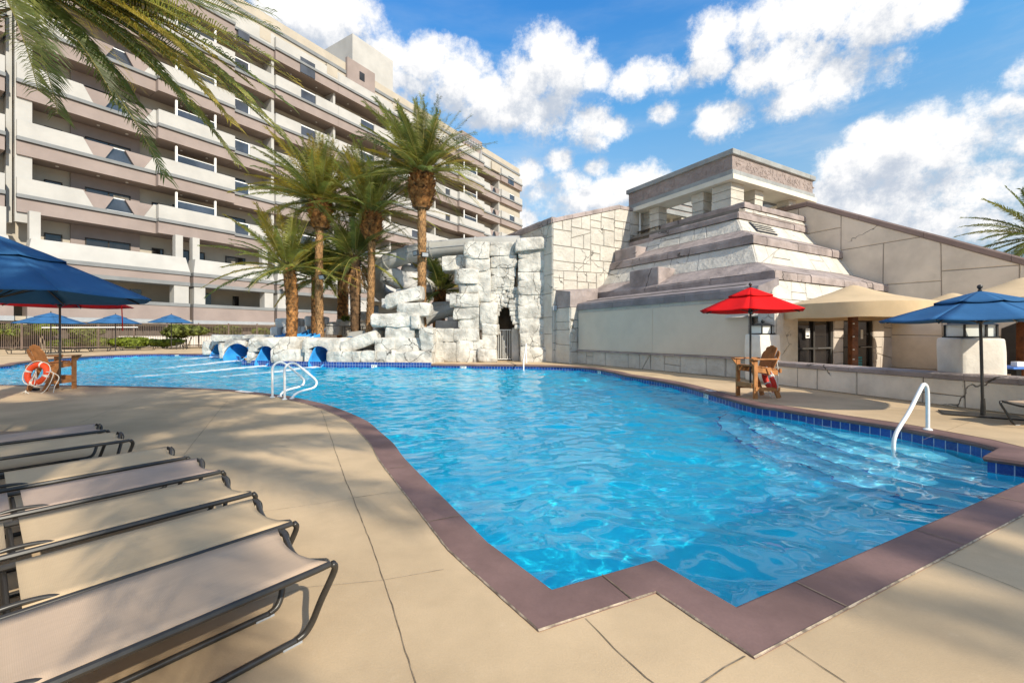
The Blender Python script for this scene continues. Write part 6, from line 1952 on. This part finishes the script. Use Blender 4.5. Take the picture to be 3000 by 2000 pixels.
for (u, v, lb) in [(733, 1146, 'flat white depth tile set in the near coping beside the handrails'), (2085, 1144, 'flat white depth tile set in the coping before the right lifeguard chair')]:
    best = min(range(NO), key=lambda i: (V(outline[i]) - V((P(u, v).x, P(u, v).y))).length)
    q = offset_pt(best, .15); n = edge_n(best); xd = V((n.y, -n.x, 0)); yd = V((-n.x, -n.y, 0)) if n.y < 0 else V((n.x, n.y, 0))
    if xd.cross(yd).z < 0: xd.negate()
    t, x, y, z = sign_plate('depth_tile', lb, 'depth marker', V((q.x, q.y, .016)), xd, yd, .60 if u < 1000 else .34, .16, M['white'], 'flat depth tiles in the coping')
    lettering("4 FT", .12, M['black'], t, V((q.x, q.y, .018)), xd, yd)
# paper notices on the glass doors
def on_door(u, v):
    a = aD - .0; e = e_at(u, a); p = PF(a, e, 0); return PF(a - .03, e, z_at(u, v, p))
pc = on_door(2364, 976)
t, x, y, z = sign_plate('paper_notice', 'white paper notice reading HOURS OF OPERATION on the left glass door', 'notice', pc, PE, (0, 0, 1), .29, .36, M['paper'])
lettering('HOURS OF\nOPERATION', .055, M['black'], t, pc + z * .003 + V((0, 0, .07)), PE, (0, 0, 1))
mb = MB(); mb.obox(pc + z * .001 - x * .10 + V((0, 0, -.13)), x * .2, V((0, 0, .05)), z * .003); mb.build('printed_bar', M['black'], t)
pc = on_door(2523, 979)
t, x, y, z = sign_plate('paper_notice', 'narrow white paper notice with small print on the right glass door', 'notice', pc, PE, (0, 0, 1), .20, .38, M['paper'])
mb = MB()
for k in range(9): mb.obox(pc + z * .001 - x * .07 + V((0, 0, .14 - k * .034)), x * (.14 if k % 3 else .10), V((0, 0, .010)), z * .002)
mb.build('printed_line', M['greybox'], t)
pc = PF(-5.2, WING_R - .09, .98)
ns = thing('bar_sign', 'pale letters EHAV on a dark strip inside the bar opening', 'sign', pc)
mb = MB(); mb.obox(pc - (-PA) * .9 + V((0, 0, -.16)), -PA * 1.8, V((0, 0, .32)), PE * .02); mb.build('plate', M['bstripe'], ns)
lettering('EHAV', .26, M['greybox'], ns, pc - PE * .006, -PA, (0, 0, 1))

# ================================================================ FENCE, POLE, FLOODLIGHTS, RAILING
FA = V((-64.0, 38.0, 0)); FB_ = V((-30.0, 55.2, 0))
def fpt(u): 
    t = (u - 1500) / F; d = FB_ - FA
    s_ = (t * FA.y - FA.x) / (d.x - t * d.y); return FA + d * s_
fn = thing('picket_fence', 'tall brown metal picket fence along the far side of the deck', 'fence', tuple(fpt(400)))
f0, f1 = fpt(-60), fpt(812)
Lf = (f1 - f0).length; dF = (f1 - f0).normalized(); ztop = 2.80
mb = MB()
n = int(Lf / .155)
for k in range(n):
    p = f0 + dF * (k * .155)
    mb.box(p + V((0, 0, ztop / 2 + .05)), .034, .034, ztop - .12)
mb.build('picket_panel', M['fence'], fn)
for z in (ztop - .02, .22):
    mb = MB(); mb.bar(f0 + V((0, 0, z)), f1 + V((0, 0, z)), .06, .06); mb.build('fence_rail', M['fence'], fn)
k = 0.0
while k < Lf:
    p = f0 + dF * k; mb = MB(); mb.box(p + V((0, 0, ztop / 2 + .06)), .11, .11, ztop + .12); mb.build('post', M['fence'], fn); k += 3.0
a, b = fpt(124), fpt(405); off_ = V((dF.y, -dF.x, 0)) * .12
mb = MB(); mb.tube([a + off_ + V((0, 0, CAMH + (HZ - 959.5) / F * a.y)), b + off_ + V((0, 0, CAMH + (HZ - 958.5) / F * b.y))], .055, 6)
o = mb.build('rescue_pole', M['white']); tag(o, 'long white rescue pole hung level on the brown fence', 'rescue pole')
gw = thing('garden_wall', 'low white wall behind the fence and bushes', 'wall', (-45, 52, 0))
mb = MB()
p, q = FA + V((-4, 8.0, 0)), FB_ + V((2, 7.0, 0)); d = (q - p)
mb.obox(p, d, V((0, .3, 0)), V((0, 0, 1.25))); mb.build('wall_body', M['whitewall'], gw)
mb = MB(); mb.obox(p - V((0, .04, 0)) + V((0, 0, 1.25)), d, V((0, .38, 0)), V((0, 0, .1))); mb.build('wall_coping', M['whitewall'], gw)
def flood(label, c, dirs, group='floodlights on the palms'):
    c = V(c); t = thing('floodlight', label, 'floodlight', c, 0, group)
    for d in dirs:
        d = V(d).normalized(); s_ = d.cross(V((0, 0, 1))).normalized(); u_ = s_.cross(d)
        m_ = c + V((d.x, d.y, 0)) * .25 + s_ * (.42 if d.x > 0 else -.42) * (1 if d.x > 0 else 1) * (1 if s_.x * d.x >= 0 else -1)
        mb = MB(); mb.bar(c, m_, .05, .05); mb.build('bracket', M['black'], t)
        mb = MB(); mb.obox(m_ - s_ * .21 - u_ * .14, s_ * .42, u_ * .28, d * .12); h = mb.build('lamp_housing', M['black'], t)
        mb = MB(); mb.obox(m_ - s_ * .17 - u_ * .10 + d * .122, s_ * .34, u_ * .20, d * .01); mb.build('lamp_glass', M['greybox'], h)
flood('pair of black floodlights strapped to the tallest palm', Q(1219, 746, 24.5), [(-.75, -.8, -.25), (.55, -1, -.2)])
flood('single floodlight on the short bushy palm at the left', Q(838, 855, 25.9), [(-.8, -.6, -.3)])
flood('small pale security camera on the left twin palm', Q(939, 813, 25.6), [(-.4, -1, -.4)])  # a camera on the trunk, not a lamp; reuses the floodlight parts
rl = thing('guard_railing', 'dark metal guard railing among the rocks behind the palms', 'railing', Q(1010, 990, 28.4) * 1.0)
mb = MB()
p, q = Q(955, 955, 28.4), Q(1068, 956, 28.4)
mb.bar(p, q, .06, .06); mb.bar(Q(1008, 968, 28.4), Q(1030, 962, 28.4), .04, .04)
for u in (1005, 1010, 1033, 1048, 1056, 1062): mb.bar(Q(u, 956, 28.4), Q(u, 978, 28.4), .05, .05, up=(0, 1, 0))
mb.build('rail_bar', M['frame'], rl)
c_ = Q(1018, 932, 30.2)
rnd = random.Random(77)
t = thing('shrub', 'small green shrub in the rock planter behind the railing', 'shrub', (c_.x, 30.2, c_.z - .4))
mb = MB(); leaf_cloud(mb, c_, .45, .3, .28, 500, .07, rnd); mb.build('foliage', M['hedge'], t)
